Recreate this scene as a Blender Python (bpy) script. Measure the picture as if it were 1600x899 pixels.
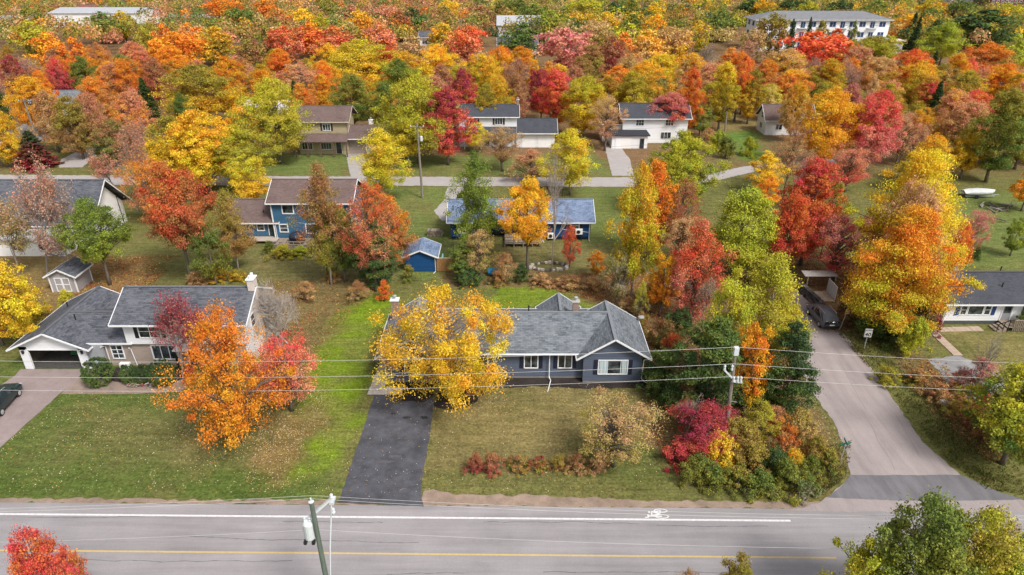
import bpy, bmesh, math, random
import numpy as np
from mathutils import Vector, Matrix
R = math.radians
# ------------------------------------------------------------------ camera, world, sun, exposure
for o in list(bpy.data.objects): bpy.data.objects.remove(o)
scene = bpy.context.scene
COL = scene.collection
CAM_H = 36.0; PITCH = R(26.7); FOC = 1067.0
cam_d = bpy.data.cameras.new('camera'); cam_d.sensor_width = 36.0; cam_d.lens = 36.0 * FOC / 1600.0
cam_d.clip_start = 0.5; cam_d.clip_end = 4000
cam = bpy.data.objects.new('camera', cam_d); COL.objects.link(cam)
cam.location = (0, 0, CAM_H); cam.rotation_euler = (math.pi / 2 - PITCH, 0, 0)
scene.camera = cam
world = bpy.data.worlds.new('World'); scene.world = world; world.use_nodes = True
wn = world.node_tree.nodes; wl = world.node_tree.links
SUN_EL, SUN_AZ = R(50), R(138)          # azimuth clockwise from +Y: light comes from behind the camera, to the right
sky = wn.new('ShaderNodeTexSky'); sky.sky_type = 'NISHITA'; sky.sun_disc = False
sky.sun_elevation = SUN_EL; sky.sun_rotation = SUN_AZ; sky.air_density = 1.0; sky.dust_density = 4.0; sky.ozone_density = 1.0
hs = wn.new('ShaderNodeHueSaturation'); hs.inputs['Saturation'].default_value = 0.35
wl.new(sky.outputs[0], hs.inputs['Color']); wl.new(hs.outputs[0], wn['Background'].inputs[0])
wn['Background'].inputs[1].default_value = 0.125
sun_d = bpy.data.lights.new('sun', 'SUN'); sun_d.energy = 2.3; sun_d.angle = R(13); sun_d.color = (1.0, 0.955, 0.90)
sun = bpy.data.objects.new('sun', sun_d); COL.objects.link(sun); sun.location = (0, 0, 90)
sd = Vector((math.sin(SUN_AZ) * math.cos(SUN_EL), math.cos(SUN_AZ) * math.cos(SUN_EL), math.sin(SUN_EL)))
sun.rotation_euler = sd.to_track_quat('Z', 'Y').to_euler()
vs = scene.view_settings
vs.view_transform = 'Standard'; vs.look = 'None'; vs.gamma = 1.0; vs.exposure = 0.48; vs.use_curve_mapping = False

# ------------------------------------------------------------------ pixel -> place helpers (photo is 1600 x 899)
_c, _s = math.cos(PITCH), math.sin(PITCH)
def ray(x, y):
    a = (x - 800) / FOC; b = (449.5 - y) / FOC
    return a, _c + b * _s, -_s + b * _c
def G(x, y, z=0.0):
    r = ray(x, y); t = (z - CAM_H) / r[2]; return Vector((r[0] * t, r[1] * t, z))
def AT(x, y, Y):
    r = ray(x, y); t = Y / r[1]; return Vector((r[0] * t, Y, CAM_H + r[2] * t))
def depth(X, Y, Z=0.0): return Y * _c - (Z - CAM_H) * _s

# ------------------------------------------------------------------ materials
MATS = {}
def mat(name, col, rough=0.8, var=0.0, vscale=3.0, bump=0.0, bscale=30.0, spec=0.3, metal=0.0, stretch=None, col2=None):
    if name in MATS: return MATS[name]
    m = bpy.data.materials.new(name); m.use_nodes = True
    n = m.node_tree.nodes; l = m.node_tree.links; b = n['Principled BSDF']
    b.inputs['Roughness'].default_value = rough; b.inputs['Specular IOR Level'].default_value = spec
    b.inputs['Metallic'].default_value = metal
    b.inputs['Base Color'].default_value = (*col, 1)
    if var > 0 or bump > 0:
        tc = n.new('ShaderNodeTexCoord'); mp = n.new('ShaderNodeMapping')
        l.new(tc.outputs['Object'], mp.inputs[0])
        if stretch: mp.inputs['Scale'].default_value = stretch
    if var > 0:
        t = n.new('ShaderNodeTexNoise'); t.inputs['Scale'].default_value = vscale; t.inputs['Detail'].default_value = 6; t.inputs['Roughness'].default_value = 0.65
        l.new(mp.outputs[0], t.inputs['Vector'])
        r = n.new('ShaderNodeMapRange'); r.inputs[1].default_value = 0.3; r.inputs[2].default_value = 0.7
        l.new(t.outputs[0], r.inputs[0])
        mx = n.new('ShaderNodeMix'); mx.data_type = 'RGBA'
        c2 = col2 if col2 else tuple(min(1, c * (1 + var)) for c in col)
        c1 = col if col2 else tuple(c * (1 - var) for c in col)
        mx.inputs[6].default_value = (*c1, 1); mx.inputs[7].default_value = (*c2, 1)
        l.new(r.outputs[0], mx.inputs[0]); l.new(mx.outputs[2], b.inputs['Base Color'])
    if bump > 0:
        t2 = n.new('ShaderNodeTexNoise'); t2.inputs['Scale'].default_value = bscale; t2.inputs['Detail'].default_value = 4
        l.new(mp.outputs[0], t2.inputs['Vector'])
        bp = n.new('ShaderNodeBump'); bp.inputs['Strength'].default_value = bump; bp.inputs['Distance'].default_value = 0.05
        l.new(t2.outputs[0], bp.inputs['Height']); l.new(bp.outputs[0], b.inputs['Normal'])
    MATS[name] = m; return m

def siding(name, col, board=0.13, vertical=False, var=0.06):
    """lapped boards: fine relief + slight tone change from board to board"""
    if name in MATS: return MATS[name]
    m = bpy.data.materials.new(name); m.use_nodes = True
    n = m.node_tree.nodes; l = m.node_tree.links; b = n['Principled BSDF']
    b.inputs['Roughness'].default_value = 0.6; b.inputs['Specular IOR Level'].default_value = 0.25
    geo = n.new('ShaderNodeNewGeometry'); sp = n.new('ShaderNodeSeparateXYZ'); l.new(geo.outputs['Position'], sp.inputs[0])
    dv = n.new('ShaderNodeMath'); dv.operation = 'DIVIDE'; dv.inputs[1].default_value = board
    l.new(sp.outputs['X' if vertical else 'Z'], dv.inputs[0])
    fr = n.new('ShaderNodeMath'); fr.operation = 'FRACT'; l.new(dv.outputs[0], fr.inputs[0])
    fl = n.new('ShaderNodeMath'); fl.operation = 'FLOOR'; l.new(dv.outputs[0], fl.inputs[0])
    wn_ = n.new('ShaderNodeTexWhiteNoise'); wn_.noise_dimensions = '1D'; l.new(fl.outputs[0], wn_.inputs['W'])
    tx = n.new('ShaderNodeTexNoise'); tx.inputs['Scale'].default_value = 1.3; tx.inputs['Detail'].default_value = 5; l.new(geo.outputs['Position'], tx.inputs['Vector'])
    ad = n.new('ShaderNodeMath'); l.new(wn_.outputs['Value'], ad.inputs[0]); l.new(tx.outputs[0], ad.inputs[1])
    mr = n.new('ShaderNodeMapRange'); mr.inputs[1].default_value = 0.3; mr.inputs[2].default_value = 1.6
    mr.inputs[3].default_value = 1 - var * 1.6; mr.inputs[4].default_value = 1 + var * 1.6; l.new(ad.outputs[0], mr.inputs[0])
    lap = n.new('ShaderNodeMath'); lap.operation = 'LESS_THAN'; lap.inputs[1].default_value = 0.12; l.new(fr.outputs[0], lap.inputs[0])
    lm = n.new('ShaderNodeMapRange'); lm.inputs[3].default_value = 1.0; lm.inputs[4].default_value = 0.78; l.new(lap.outputs[0], lm.inputs[0])
    mu = n.new('ShaderNodeMath'); mu.operation = 'MULTIPLY'; l.new(mr.outputs[0], mu.inputs[0]); l.new(lm.outputs[0], mu.inputs[1])
    vm = n.new('ShaderNodeVectorMath'); vm.operation = 'SCALE'; vm.inputs[0].default_value = col; l.new(mu.outputs[0], vm.inputs['Scale'])
    l.new(vm.outputs[0], b.inputs['Base Color'])
    bp = n.new('ShaderNodeBump'); bp.inputs['Strength'].default_value = 0.5; bp.inputs['Distance'].default_value = 0.02
    l.new(fr.outputs[0], bp.inputs['Height']); l.new(bp.outputs[0], b.inputs['Normal'])
    MATS[name] = m; return m

def shingle(name, c1, c2, c3, w=0.42, h=0.17):
    if name in MATS: return MATS[name]
    m = bpy.data.materials.new(name); m.use_nodes = True
    n = m.node_tree.nodes; l = m.node_tree.links; b = n['Principled BSDF']
    b.inputs['Roughness'].default_value = 0.9; b.inputs['Specular IOR Level'].default_value = 0.15
    uv = n.new('ShaderNodeUVMap'); uv.uv_map = 'UVMap'
    br = n.new('ShaderNodeTexBrick'); br.offset = 0.5
    br.inputs['Scale'].default_value = 1.0; br.inputs['Brick Width'].default_value = w; br.inputs['Row Height'].default_value = h
    br.inputs['Mortar Size'].default_value = 0.012; br.inputs['Mortar Smooth'].default_value = 0.3; br.inputs['Bias'].default_value = 0.0
    br.inputs['Color1'].default_value = (*c1, 1); br.inputs['Color2'].default_value = (*c2, 1); br.inputs['Mortar'].default_value = (*[c * 0.55 for c in c1], 1)
    l.new(uv.outputs[0], br.inputs['Vector'])
    t = n.new('ShaderNodeTexNoise'); t.inputs['Scale'].default_value = 0.6; t.inputs['Detail'].default_value = 5; l.new(uv.outputs[0], t.inputs['Vector'])
    mp = n.new('ShaderNodeMapping'); mp.inputs['Scale'].default_value = (2.5, 6, 1); l.new(uv.outputs[0], mp.inputs[0])
    t2 = n.new('ShaderNodeTexNoise'); t2.inputs['Scale'].default_value = 1.0; t2.inputs['Detail'].default_value = 3; l.new(mp.outputs[0], t2.inputs['Vector'])
    ad = n.new('ShaderNodeMath'); ad.operation = 'MULTIPLY'; l.new(t.outputs[0], ad.inputs[0]); l.new(t2.outputs[0], ad.inputs[1])
    mr = n.new('ShaderNodeMapRange'); mr.inputs[1].default_value = 0.15; mr.inputs[2].default_value = 0.38; l.new(ad.outputs[0], mr.inputs[0])
    mx = n.new('ShaderNodeMix'); mx.data_type = 'RGBA'; mx.inputs[7].default_value = (*c3, 1)
    ml = n.new('ShaderNodeMath'); ml.operation = 'MULTIPLY'; ml.inputs[1].default_value = 0.6; l.new(mr.outputs[0], ml.inputs[0])
    l.new(ml.outputs[0], mx.inputs[0]); l.new(br.outputs['Color'], mx.inputs[6]); l.new(mx.outputs[2], b.inputs['Base Color'])
    bp = n.new('ShaderNodeBump'); bp.inputs['Strength'].default_value = 0.5; bp.inputs['Distance'].default_value = 0.02
    l.new(br.outputs['Fac'], bp.inputs['Height']); bp.invert = True; l.new(bp.outputs[0], b.inputs['Normal'])
    MATS[name] = m; return m

def brickmat(name, c1, c2, mortar, w=0.24, h=0.085):
    if name in MATS: return MATS[name]
    m = bpy.data.materials.new(name); m.use_nodes = True
    n = m.node_tree.nodes; l = m.node_tree.links; b = n['Principled BSDF']; b.inputs['Roughness'].default_value = 0.85
    geo = n.new('ShaderNodeNewGeometry'); sp = n.new('ShaderNodeSeparateXYZ'); l.new(geo.outputs['Position'], sp.inputs[0])
    ad = n.new('ShaderNodeMath'); l.new(sp.outputs['X'], ad.inputs[0]); l.new(sp.outputs['Y'], ad.inputs[1])
    cb = n.new('ShaderNodeCombineXYZ'); l.new(ad.outputs[0], cb.inputs[0]); l.new(sp.outputs['Z'], cb.inputs[1])
    br = n.new('ShaderNodeTexBrick'); br.inputs['Scale'].default_value = 1; br.inputs['Brick Width'].default_value = w; br.inputs['Row Height'].default_value = h
    br.inputs['Mortar Size'].default_value = 0.01
    br.inputs['Color1'].default_value = (*c1, 1); br.inputs['Color2'].default_value = (*c2, 1); br.inputs['Mortar'].default_value = (*mortar, 1)
    l.new(cb.outputs[0], br.inputs['Vector']); l.new(br.outputs[0], b.inputs['Base Color'])
    MATS[name] = m; return m

def glassmat():
    m = bpy.data.materials.new('window_glass'); m.use_nodes = True
    n = m.node_tree.nodes; l = m.node_tree.links; b = n['Principled BSDF']
    b.inputs['Roughness'].default_value = 0.06; b.inputs['Specular IOR Level'].default_value = 0.6
    geo = n.new('ShaderNodeNewGeometry'); t = n.new('ShaderNodeTexNoise'); t.inputs['Scale'].default_value = 1.4; t.inputs['Detail'].default_value = 2
    l.new(geo.outputs['Position'], t.inputs['Vector'])
    r = n.new('ShaderNodeValToRGB'); r.color_ramp.elements[0].position = 0.38; r.color_ramp.elements[0].color = (0.012, 0.016, 0.02, 1)
    r.color_ramp.elements[1].position = 0.68; r.color_ramp.elements[1].color = (0.10, 0.12, 0.13, 1)
    l.new(t.outputs[0], r.inputs[0]); l.new(r.outputs[0], b.inputs['Base Color'])
    MATS['glass'] = m; return m
GLASS = glassmat()
WHITE = mat('white_paint', (0.78, 0.78, 0.77), 0.55, 0.05, 2.0)
TRIM = mat('white_trim', (0.74, 0.75, 0.76), 0.5, 0.06, 4.0)
NAVY = mat('navy_shutter', (0.018, 0.022, 0.045), 0.6, 0.15, 4)
BLACKISH = mat('black_metal', (0.02, 0.021, 0.023), 0.5, 0.2, 5)
CONC = mat('concrete', (0.40, 0.37, 0.34), 0.9, 0.16, 2.5, 0.3, 25)
GALV = mat('galvanised_metal', (0.52, 0.55, 0.56), 0.4, 0.12, 6, metal=0.5)
WOOD = mat('weathered_wood', (0.26, 0.21, 0.165), 0.85, 0.25, 3, 0.3, 20, stretch=(1, 1, 6))
CEDAR = mat('cedar_wood', (0.36, 0.19, 0.075), 0.8, 0.2, 3, 0.3, 20, stretch=(1, 1, 5))
REDWOOD = mat('red_stained_wood', (0.23, 0.085, 0.045), 0.75, 0.2, 3)
POLEWOOD = mat('pole_wood', (0.21, 0.185, 0.155), 0.9, 0.3, 2, 0.5, 14, stretch=(6, 6, 0.6))
GREENPOLE = mat('treated_pole_wood', (0.115, 0.145, 0.115), 0.9, 0.3, 2, 0.5, 14, stretch=(6, 6, 0.6))
BARK = mat('grey_bark', (0.15, 0.125, 0.10), 0.95, 0.35, 2.5, 0.7, 10, stretch=(4, 4, 0.8))
PALEBARK = mat('pale_bark', (0.40, 0.37, 0.33), 0.9, 0.35, 2.5, 0.5, 10, stretch=(2, 2, 3), col2=(0.17, 0.15, 0.13))
TWIG = mat('grey_twig', (0.24, 0.205, 0.18), 0.95, 0.2, 2)
BRICK = brickmat('brick_wall', (0.27, 0.205, 0.165), (0.33, 0.255, 0.205), (0.36, 0.33, 0.30))
REDBRICK = brickmat('red_brick', (0.22, 0.075, 0.05), (0.30, 0.11, 0.07), (0.30, 0.27, 0.24))
CHIMBRICK = brickmat('chimney_brick', (0.20, 0.12, 0.085), (0.29, 0.185, 0.13), (0.34, 0.30, 0.27))
DIRTROOF = (0.095, 0.10, 0.11)
ROOF_GREY = shingle('grey_shingles', (0.072, 0.084, 0.098), (0.175, 0.195, 0.22), (0.24, 0.26, 0.28), 0.5, 0.2)
ROOF_SLATE = shingle('slate_shingles', (0.045, 0.05, 0.062), (0.115, 0.12, 0.14), (0.16, 0.165, 0.185), 0.5, 0.2)
ROOF_DARK = shingle('charcoal_shingles', (0.05, 0.054, 0.066), (0.066, 0.07, 0.084), (0.085, 0.09, 0.105))
ROOF_BROWN = shingle('brown_shingles', (0.115, 0.078, 0.072), (0.155, 0.108, 0.098), (0.19, 0.14, 0.13))
ROOF_BLUE = shingle('blue_shingles', (0.075, 0.115, 0.20), (0.17, 0.225, 0.34), (0.25, 0.31, 0.42), 0.55, 0.26)

# ------------------------------------------------------------------ mesh builder
ORG = {}
class MB:
    def __init__(s): s.v = []; s.f = []; s.uv = {}
    def poly(s, pts, uv=None):
        i = len(s.v); s.v += [tuple(p) for p in pts]; s.f.append(tuple(range(i, i + len(pts))))
        if uv: s.uv[len(s.f) - 1] = uv
        return s
    def box(s, x0, y0, z0, x1, y1, z1):
        i = len(s.v)
        s.v += [(x0,y0,z0),(x1,y0,z0),(x1,y1,z0),(x0,y1,z0),(x0,y0,z1),(x1,y0,z1),(x1,y1,z1),(x0,y1,z1)]
        for f in ((0,3,2,1),(4,5,6,7),(0,1,5,4),(1,2,6,5),(2,3,7,6),(3,0,4,7)): s.f.append(tuple(i + k for k in f))
        return s
    def prism(s, pts, z0, z1):
        n = len(pts); i = len(s.v)
        s.v += [(p[0], p[1], z0) for p in pts] + [(p[0], p[1], z1) for p in pts]
        s.f.append(tuple(range(i + n - 1, i - 1, -1))); s.f.append(tuple(range(i + n, i + 2 * n)))
        for k in range(n): s.f.append((i + k, i + (k + 1) % n, i + n + (k + 1) % n, i + n + k))
        return s
    def bar(s, p, q, w, h, up=(0, 0, 1)):
        p, q = Vector(p), Vector(q); d = (q - p).normalized(); u = Vector(up)
        if abs(d.dot(u)) > 0.98: u = Vector((0, 1, 0))
        a = d.cross(u).normalized() * (w / 2); b = a.cross(d).normalized() * (h / 2)
        i = len(s.v)
        for o in (p, q): s.v += [tuple(o - a - b), tuple(o + a - b), tuple(o + a + b), tuple(o - a + b)]
        for f in ((0,3,2,1),(4,5,6,7),(0,1,5,4),(1,2,6,5),(2,3,7,6),(3,0,4,7)): s.f.append(tuple(i + k for k in f))
        return s
    def tube(s, pts, r, n=6, cap=True):
        pts = [Vector(p) for p in pts]; rs = r if hasattr(r, '__len__') else [r] * len(pts)
        i0 = len(s.v); a = None
        for k, p in enumerate(pts):
            d = (pts[min(k + 1, len(pts) - 1)] - pts[max(k - 1, 0)]).normalized()
            if a is None: a = d.orthogonal().normalized()
            else:
                a = (a - d * a.dot(d))
                a = a.normalized() if a.length > 1e-6 else d.orthogonal().normalized()
            b = d.cross(a)
            for j in range(n):
                t = 2 * math.pi * j / n; s.v.append(tuple(p + (a * math.cos(t) + b * math.sin(t)) * rs[k]))
        for k in range(len(pts) - 1):
            for j in range(n):
                s.f.append((i0 + k*n + j, i0 + k*n + (j+1) % n, i0 + (k+1)*n + (j+1) % n, i0 + (k+1)*n + j))
        if cap:
            s.f.append(tuple(range(i0 + n - 1, i0 - 1, -1))); e = i0 + (len(pts) - 1) * n; s.f.append(tuple(range(e, e + n)))
        return s
    def lathe(s, c, prof, n=12):
        """prof: list of (r, z) bottom to top"""
        i0 = len(s.v)
        for r, z in prof:
            for j in range(n):
                t = 2 * math.pi * j / n; s.v.append((c[0] + r * math.cos(t), c[1] + r * math.sin(t), c[2] + z))
        for k in range(len(prof) - 1):
            for j in range(n): s.f.append((i0+k*n+j, i0+k*n+(j+1) % n, i0+(k+1)*n+(j+1) % n, i0+(k+1)*n+j))
        s.f.append(tuple(range(i0 + n - 1, i0 - 1, -1))); e = i0 + (len(prof) - 1) * n; s.f.append(tuple(range(e, e + n)))
        return s
    def build(s, name, material, parent=None, smooth=False, kind=None):
        me = bpy.data.meshes.new(name)
        o3 = ORG.get(parent.name, (0, 0, 0)) if parent else (0, 0, 0)
        me.from_pydata([(v[0]-o3[0], v[1]-o3[1], v[2]-o3[2]) for v in s.v], [], s.f)
        if s.uv:
            ul = me.uv_layers.new(name='UVMap')
            for fi, uvs in s.uv.items():
                p = me.polygons[fi]
                for k, li in enumerate(p.loop_indices): ul.data[li].uv = uvs[k]
        if material: me.materials.append(material)
        if smooth:
            for p in me.polygons: p.use_smooth = True
        me.update()
        o = bpy.data.objects.new(name, me); COL.objects.link(o)
        if parent: o.parent = parent; ORG[o.name] = o3
        if kind: o['kind'] = kind
        return o
def tag(o, label, cat, group=None):
    o['label'] = label; o['category'] = cat
    if group: o['group'] = group
    return o
def thing(name, label, cat, loc, group=None, rz=0.0, local=False):
    o = bpy.data.objects.new(name, None); COL.objects.link(o); o.location = loc; o.rotation_euler = (0, 0, rz)
    o.empty_display_size = 0.3
    ORG[o.name] = (0, 0, 0) if local else tuple(loc)
    return tag(o, label, cat, group)
def copy_tree(o, parent=None):
    c = o.copy(); COL.objects.link(c); c.parent = parent
    for ch in o.children: copy_tree(ch, c)
    return c

# ------------------------------------------------------------------ numpy noise + ground
def vnoise(x, y, scale, seed):
    rg = np.random.default_rng(seed); L = rg.random((256, 256))
    x = x / scale + 1000; y = y / scale + 1000
    xi = np.floor(x).astype(int); yi = np.floor(y).astype(int); fx = x - xi; fy = y - yi
    fx = fx*fx*(3-2*fx); fy = fy*fy*(3-2*fy)
    g = lambda a, b: L[a % 256, b % 256]
    return (g(xi,yi)*(1-fx)+g(xi+1,yi)*fx)*(1-fy) + (g(xi,yi+1)*(1-fx)+g(xi+1,yi+1)*fx)*fy
def sdist(px, py, poly):
    """signed distance to polygon, positive inside"""
    d = np.full(px.shape, 1e9); ins = np.zeros(px.shape, bool); n = len(poly)
    for i in range(n):
        ax, ay = poly[i][:2]; bx, by = poly[(i+1) % n][:2]
        ex, ey = bx-ax, by-ay; L2 = ex*ex+ey*ey+1e-12
        t = np.clip(((px-ax)*ex+(py-ay)*ey)/L2, 0, 1)
        d = np.minimum(d, np.hypot(px-ax-t*ex, py-ay-t*ey))
        cr = ((ay > py) != (by > py)) & (px < (bx-ax)*(py-ay)/(by-ay+1e-12)+ax)
        ins ^= cr
    return np.where(ins, d, -d)
def PX(l): return [G(x, y)[:2] for x, y in l]

OLIVE = (0.135, 0.135, 0.042); LAWN = (0.085, 0.122, 0.026); LIME = (0.15, 0.222, 0.014); DRY = (0.235, 0.185, 0.075)
LITTER = (0.19, 0.115, 0.058); SOIL = (0.15, 0.10, 0.07); DULL = (0.165, 0.14, 0.055); FARLAWN = (0.13, 0.165, 0.045); ORLIT = (0.25, 0.145, 0.06)
ZONES = [  # (pixel outline, colour, soft edge in metres, strength)
    ([(-40,560),(520,560),(560,640),(525,800),(-150,800)], LAWN, 2.5, 0.9),
    ([(120,640),(420,620),(470,700),(380,740),(150,720)], DULL, 4, 0.55),
    ([(-60,740),(500,745),(520,778),(-100,778)], LAWN, 1.5, 0.9),
    ([(555,458),(620,456),(604,500),(578,575),(556,640),(462,640),(470,570),(505,515)], LIME, 1.8, 1.0),
    ([(515,640),(574,640),(548,705),(520,735),(450,738),(480,690)], LIME, 2.0, 0.95),
    ([(430,640),(505,640),(440,740),(390,740)], ORLIT, 2.5, 0.55),
    ([(770,446),(915,446),(935,480),(760,484)], LIME, 1.8, 0.75),
    ([(660,600),(1060,600),(1050,700),(1000,775),(650,775)], DULL, 2.0, 0.9),
    ([(700,640),(900,615),(960,660),(860,700),(690,690)], DRY, 3.5, 0.65),
    ([(660,730),(1010,735),(1060,770),(655,775)], OLIVE, 1.5, 0.9),
    ([(900,690),(1040,690),(1040,745),(900,735)], LAWN, 2.0, 0.6),
    ([(400,430),(600,425),(560,480),(490,560),(430,620),(400,560)], LITTER, 2.5, 0.55),
    ([(800,440),(1010,420),(1060,560),(1010,560),(960,470),(850,452)], LITTER, 2.0, 0.9),
    ([(690,425),(860,425),(1000,430),(1000,455),(700,446)], LITTER, 1.5, 0.8),
    ([(1010,430),(1230,430),(1240,620),(1320,720),(1300,780),(1130,745),(1010,690)], LITTER, 2.0, 0.95),
    ([(1150,680),(1320,690),(1310,770),(1190,775)], OLIVE, 2.0, 0.6),
    ([(100,400),(270,400),(230,470),(120,480)], ORLIT, 2.5, 0.9),
    ([(230,400),(420,390),(520,430),(400,440),(240,450)], OLIVE, 3.0, 0.9),
    ([(-40,330),(130,330),(140,480),(-40,540)], ORLIT, 3.0, 0.7),
    ([(380,395),(640,392),(640,440),(400,440)], DULL, 2.0, 0.8),
    ([(565,293),(720,293),(700,440),(620,440),(560,400)], FARLAWN, 2.0, 0.9),
    ([(905,293),(1000,293),(985,400),(930,420),(880,420)], FARLAWN, 2.5, 0.75),
    ([(700,380),(960,380),(960,425),(700,425)], DULL, 2.5, 0.8),
    ([(360,238),(560,238),(540,276),(340,276)], FARLAWN, 2.0, 1.0),
    ([(590,245),(940,240),(950,274),(590,274)], FARLAWN, 2.0, 0.85),
    ([(1105,215),(1200,205),(1215,255),(1110,258)], DULL, 3.0, 0.9),
    ([(1135,207),(1190,203),(1185,248),(1150,250)], (0.11,0.20,0.035), 2.0, 0.95),
    ([(1125,180),(1200,180),(1200,205),(1110,205)], DRY, 3.0, 0.8),
    ([(0,215),(230,210),(240,275),(0,280)], OLIVE, 4.0, 0.9),
    ([(80,218),(170,218),(150,232),(70,230)], FARLAWN, 2.0, 1.0),
    ([(1235,400),(1340,400),(1330,520),(1275,520)], LITTER, 2.5, 0.95),
    ([(1340,400),(1480,380),(1470,560),(1330,520)], (0.10,0.09,0.045), 2.5, 0.8),
    ([(1480,300),(1640,300),(1640,420),(1480,420)], FARLAWN, 3.0, 0.85),
    ([(1300,510),(1400,530),(1480,640),(1620,760),(1620,790),(1540,770),(1480,720),(1390,620)], OLIVE, 1.2, 0.95),
    ([(1400,560),(1470,560),(1560,650),(1600,720),(1540,720),(1460,640)], LITTER, 1.5, 0.85),
    ([(1440,505),(1640,505),(1640,620),(1560,600),(1450,560)], OLIVE, 1.5, 0.9),
    ([(1500,520),(1640,530),(1640,580),(1530,570)], DRY, 2.0, 0.5),
]
def make_ground():
    fx = np.arange(-78, 78.01, 0.45); fy = np.arange(24, 152.01, 0.45)
    xs = np.concatenate([[-2600,-1200,-600,-350,-230,-160,-120,-95], fx, [95,120,160,230,350,600,1200,2600]])
    ys = np.concatenate([[-300,-60,0,15], fy, [160,172,190,215,245,280,330,400,520,800,1500,3200]])
    nx, ny = len(xs), len(ys)
    X, Y = np.meshgrid(xs, ys); x = X.ravel(); y = Y.ravel()
    wx = x + (vnoise(x, y, 2.2, 1)-0.5)*2.6 + (vnoise(x, y, 0.7, 2)-0.5)*1.0
    wy = y + (vnoise(x, y, 2.2, 3)-0.5)*2.6 + (vnoise(x, y, 0.7, 4)-0.5)*1.0
    col = np.zeros((len(x), 3)); far = np.clip((y-112)/12, 0, 1)[:, None]
    col[:] = np.array(OLIVE)*(1-far) + np.array(LITTER)*far
    for poly, c, soft, st in ZONES:
        sdv = sdist(wx, wy, PX(poly)); w = np.clip(sdv/soft+0.5, 0, 1); w = (w*w*(3-2*w)*st)[:, None]
        col = col*(1-w) + np.array(c)*w
    # worn patches
    n1 = vnoise(x, y, 5.0, 11); n2 = vnoise(x, y, 1.6, 12)
    w = np.clip((n1*0.6+n2*0.4-0.55)*4, 0, 1)[:, None]*0.5
    col = col*(1-w) + np.array(DULL)*w
    n3 = vnoise(x*0.35, y, 0.9, 13); n4 = vnoise(x, y, 3.2, 14); n5 = vnoise(x, y, 0.75, 16)
    w = np.clip((n3*0.5+n4*0.3+n5*0.2-0.52)*5, 0, 1)[:, None]*0.45
    col = col*(1-w) + col*np.array([0.62, 0.72, 0.55])*w
    w = np.clip((n3*0.4+(1-n4)*0.3+n5*0.3-0.56)*5, 0, 1)[:, None]*0.4
    col = col*(1-w) + (col*0.6+np.array(DRY)*0.55)*w
    verts = np.stack([x, y, np.zeros_like(x)], 1)
    idx = np.arange(nx*ny).reshape(ny, nx)
    faces = np.stack([idx[:-1,:-1], idx[:-1,1:], idx[1:,1:], idx[1:,:-1]], -1).reshape(-1, 4)
    me = bpy.data.meshes.new('ground'); me.from_pydata(verts.tolist(), [], faces.tolist())
    at = me.color_attributes.new('gcol', 'FLOAT_COLOR', 'POINT')
    at.data.foreach_set('color', np.concatenate([col, np.ones((len(x), 1))], 1).ravel())
    m = bpy.data.materials.new('grass_and_leaf_litter'); m.use_nodes = True
    n = m.node_tree.nodes; l = m.node_tree.links; b = n['Principled BSDF']; b.inputs['Roughness'].default_value = 0.95; b.inputs['Specular IOR Level'].default_value = 0.1
    a = n.new('ShaderNodeAttribute'); a.attribute_name = 'gcol'
    geo = n.new('ShaderNodeNewGeometry')
    def noise(sc, det, st=None):
        t = n.new('ShaderNodeTexNoise'); t.inputs['Scale'].default_value = sc; t.inputs['Detail'].default_value = det; t.inputs['Roughness'].default_value = 0.7
        if st:
            mp = n.new('ShaderNodeMapping'); mp.inputs['Scale'].default_value = st; l.new(geo.outputs['Position'], mp.inputs[0]); l.new(mp.outputs[0], t.inputs['Vector'])
        else: l.new(geo.outputs['Position'], t.inputs['Vector'])
        return t.outputs[0]
    def rng(s_, a0, a1, b0, b1):
        r = n.new('ShaderNodeMapRange'); r.inputs[1].default_value = a0; r.inputs[2].default_value = a1; r.inputs[3].default_value = b0; r.inputs[4].default_value = b1
        l.new(s_, r.inputs[0]); return r.outputs[0]
    def mul(p, q):
        k = n.new('ShaderNodeMath'); k.operation = 'MULTIPLY'; l.new(p, k.inputs[0]); l.new(q, k.inputs[1]); return k.outputs[0]
    v = mul(rng(noise(4.5, 9), 0.33, 0.67, 0.5, 1.5), rng(noise(1.3, 7), 0.3, 0.7, 0.7, 1.3))
    v = mul(v, rng(noise(1.0, 4, (0.25, 2.2, 1)), 0.3, 0.7, 0.76, 1.24))
    vm = n.new('ShaderNodeVectorMath'); vm.operation = 'SCALE'; l.new(a.outputs['Color'], vm.inputs[0]); l.new(v, vm.inputs['Scale'])
    mx = n.new('ShaderNodeMix'); mx.data_type = 'RGBA'; mx.inputs[7].default_value = (0.24, 0.18, 0.085, 1)
    l.new(rng(noise(2.6, 9), 0.56, 0.74, 0.0, 0.6), mx.inputs[0]); l.new(vm.outputs[0], mx.inputs[6]); l.new(mx.outputs[2], b.inputs['Base Color'])
    bp = n.new('ShaderNodeBump'); bp.inputs['Strength'].default_value = 0.9; bp.inputs['Distance'].default_value = 0.08
    l.new(noise(9, 6), bp.inputs['Height']); l.new(bp.outputs[0], b.inputs['Normal'])
    me.materials.append(m)
    o = bpy.data.objects.new('ground', me); COL.objects.link(o); o['kind'] = 'structure'
    return o
make_ground()

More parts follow.
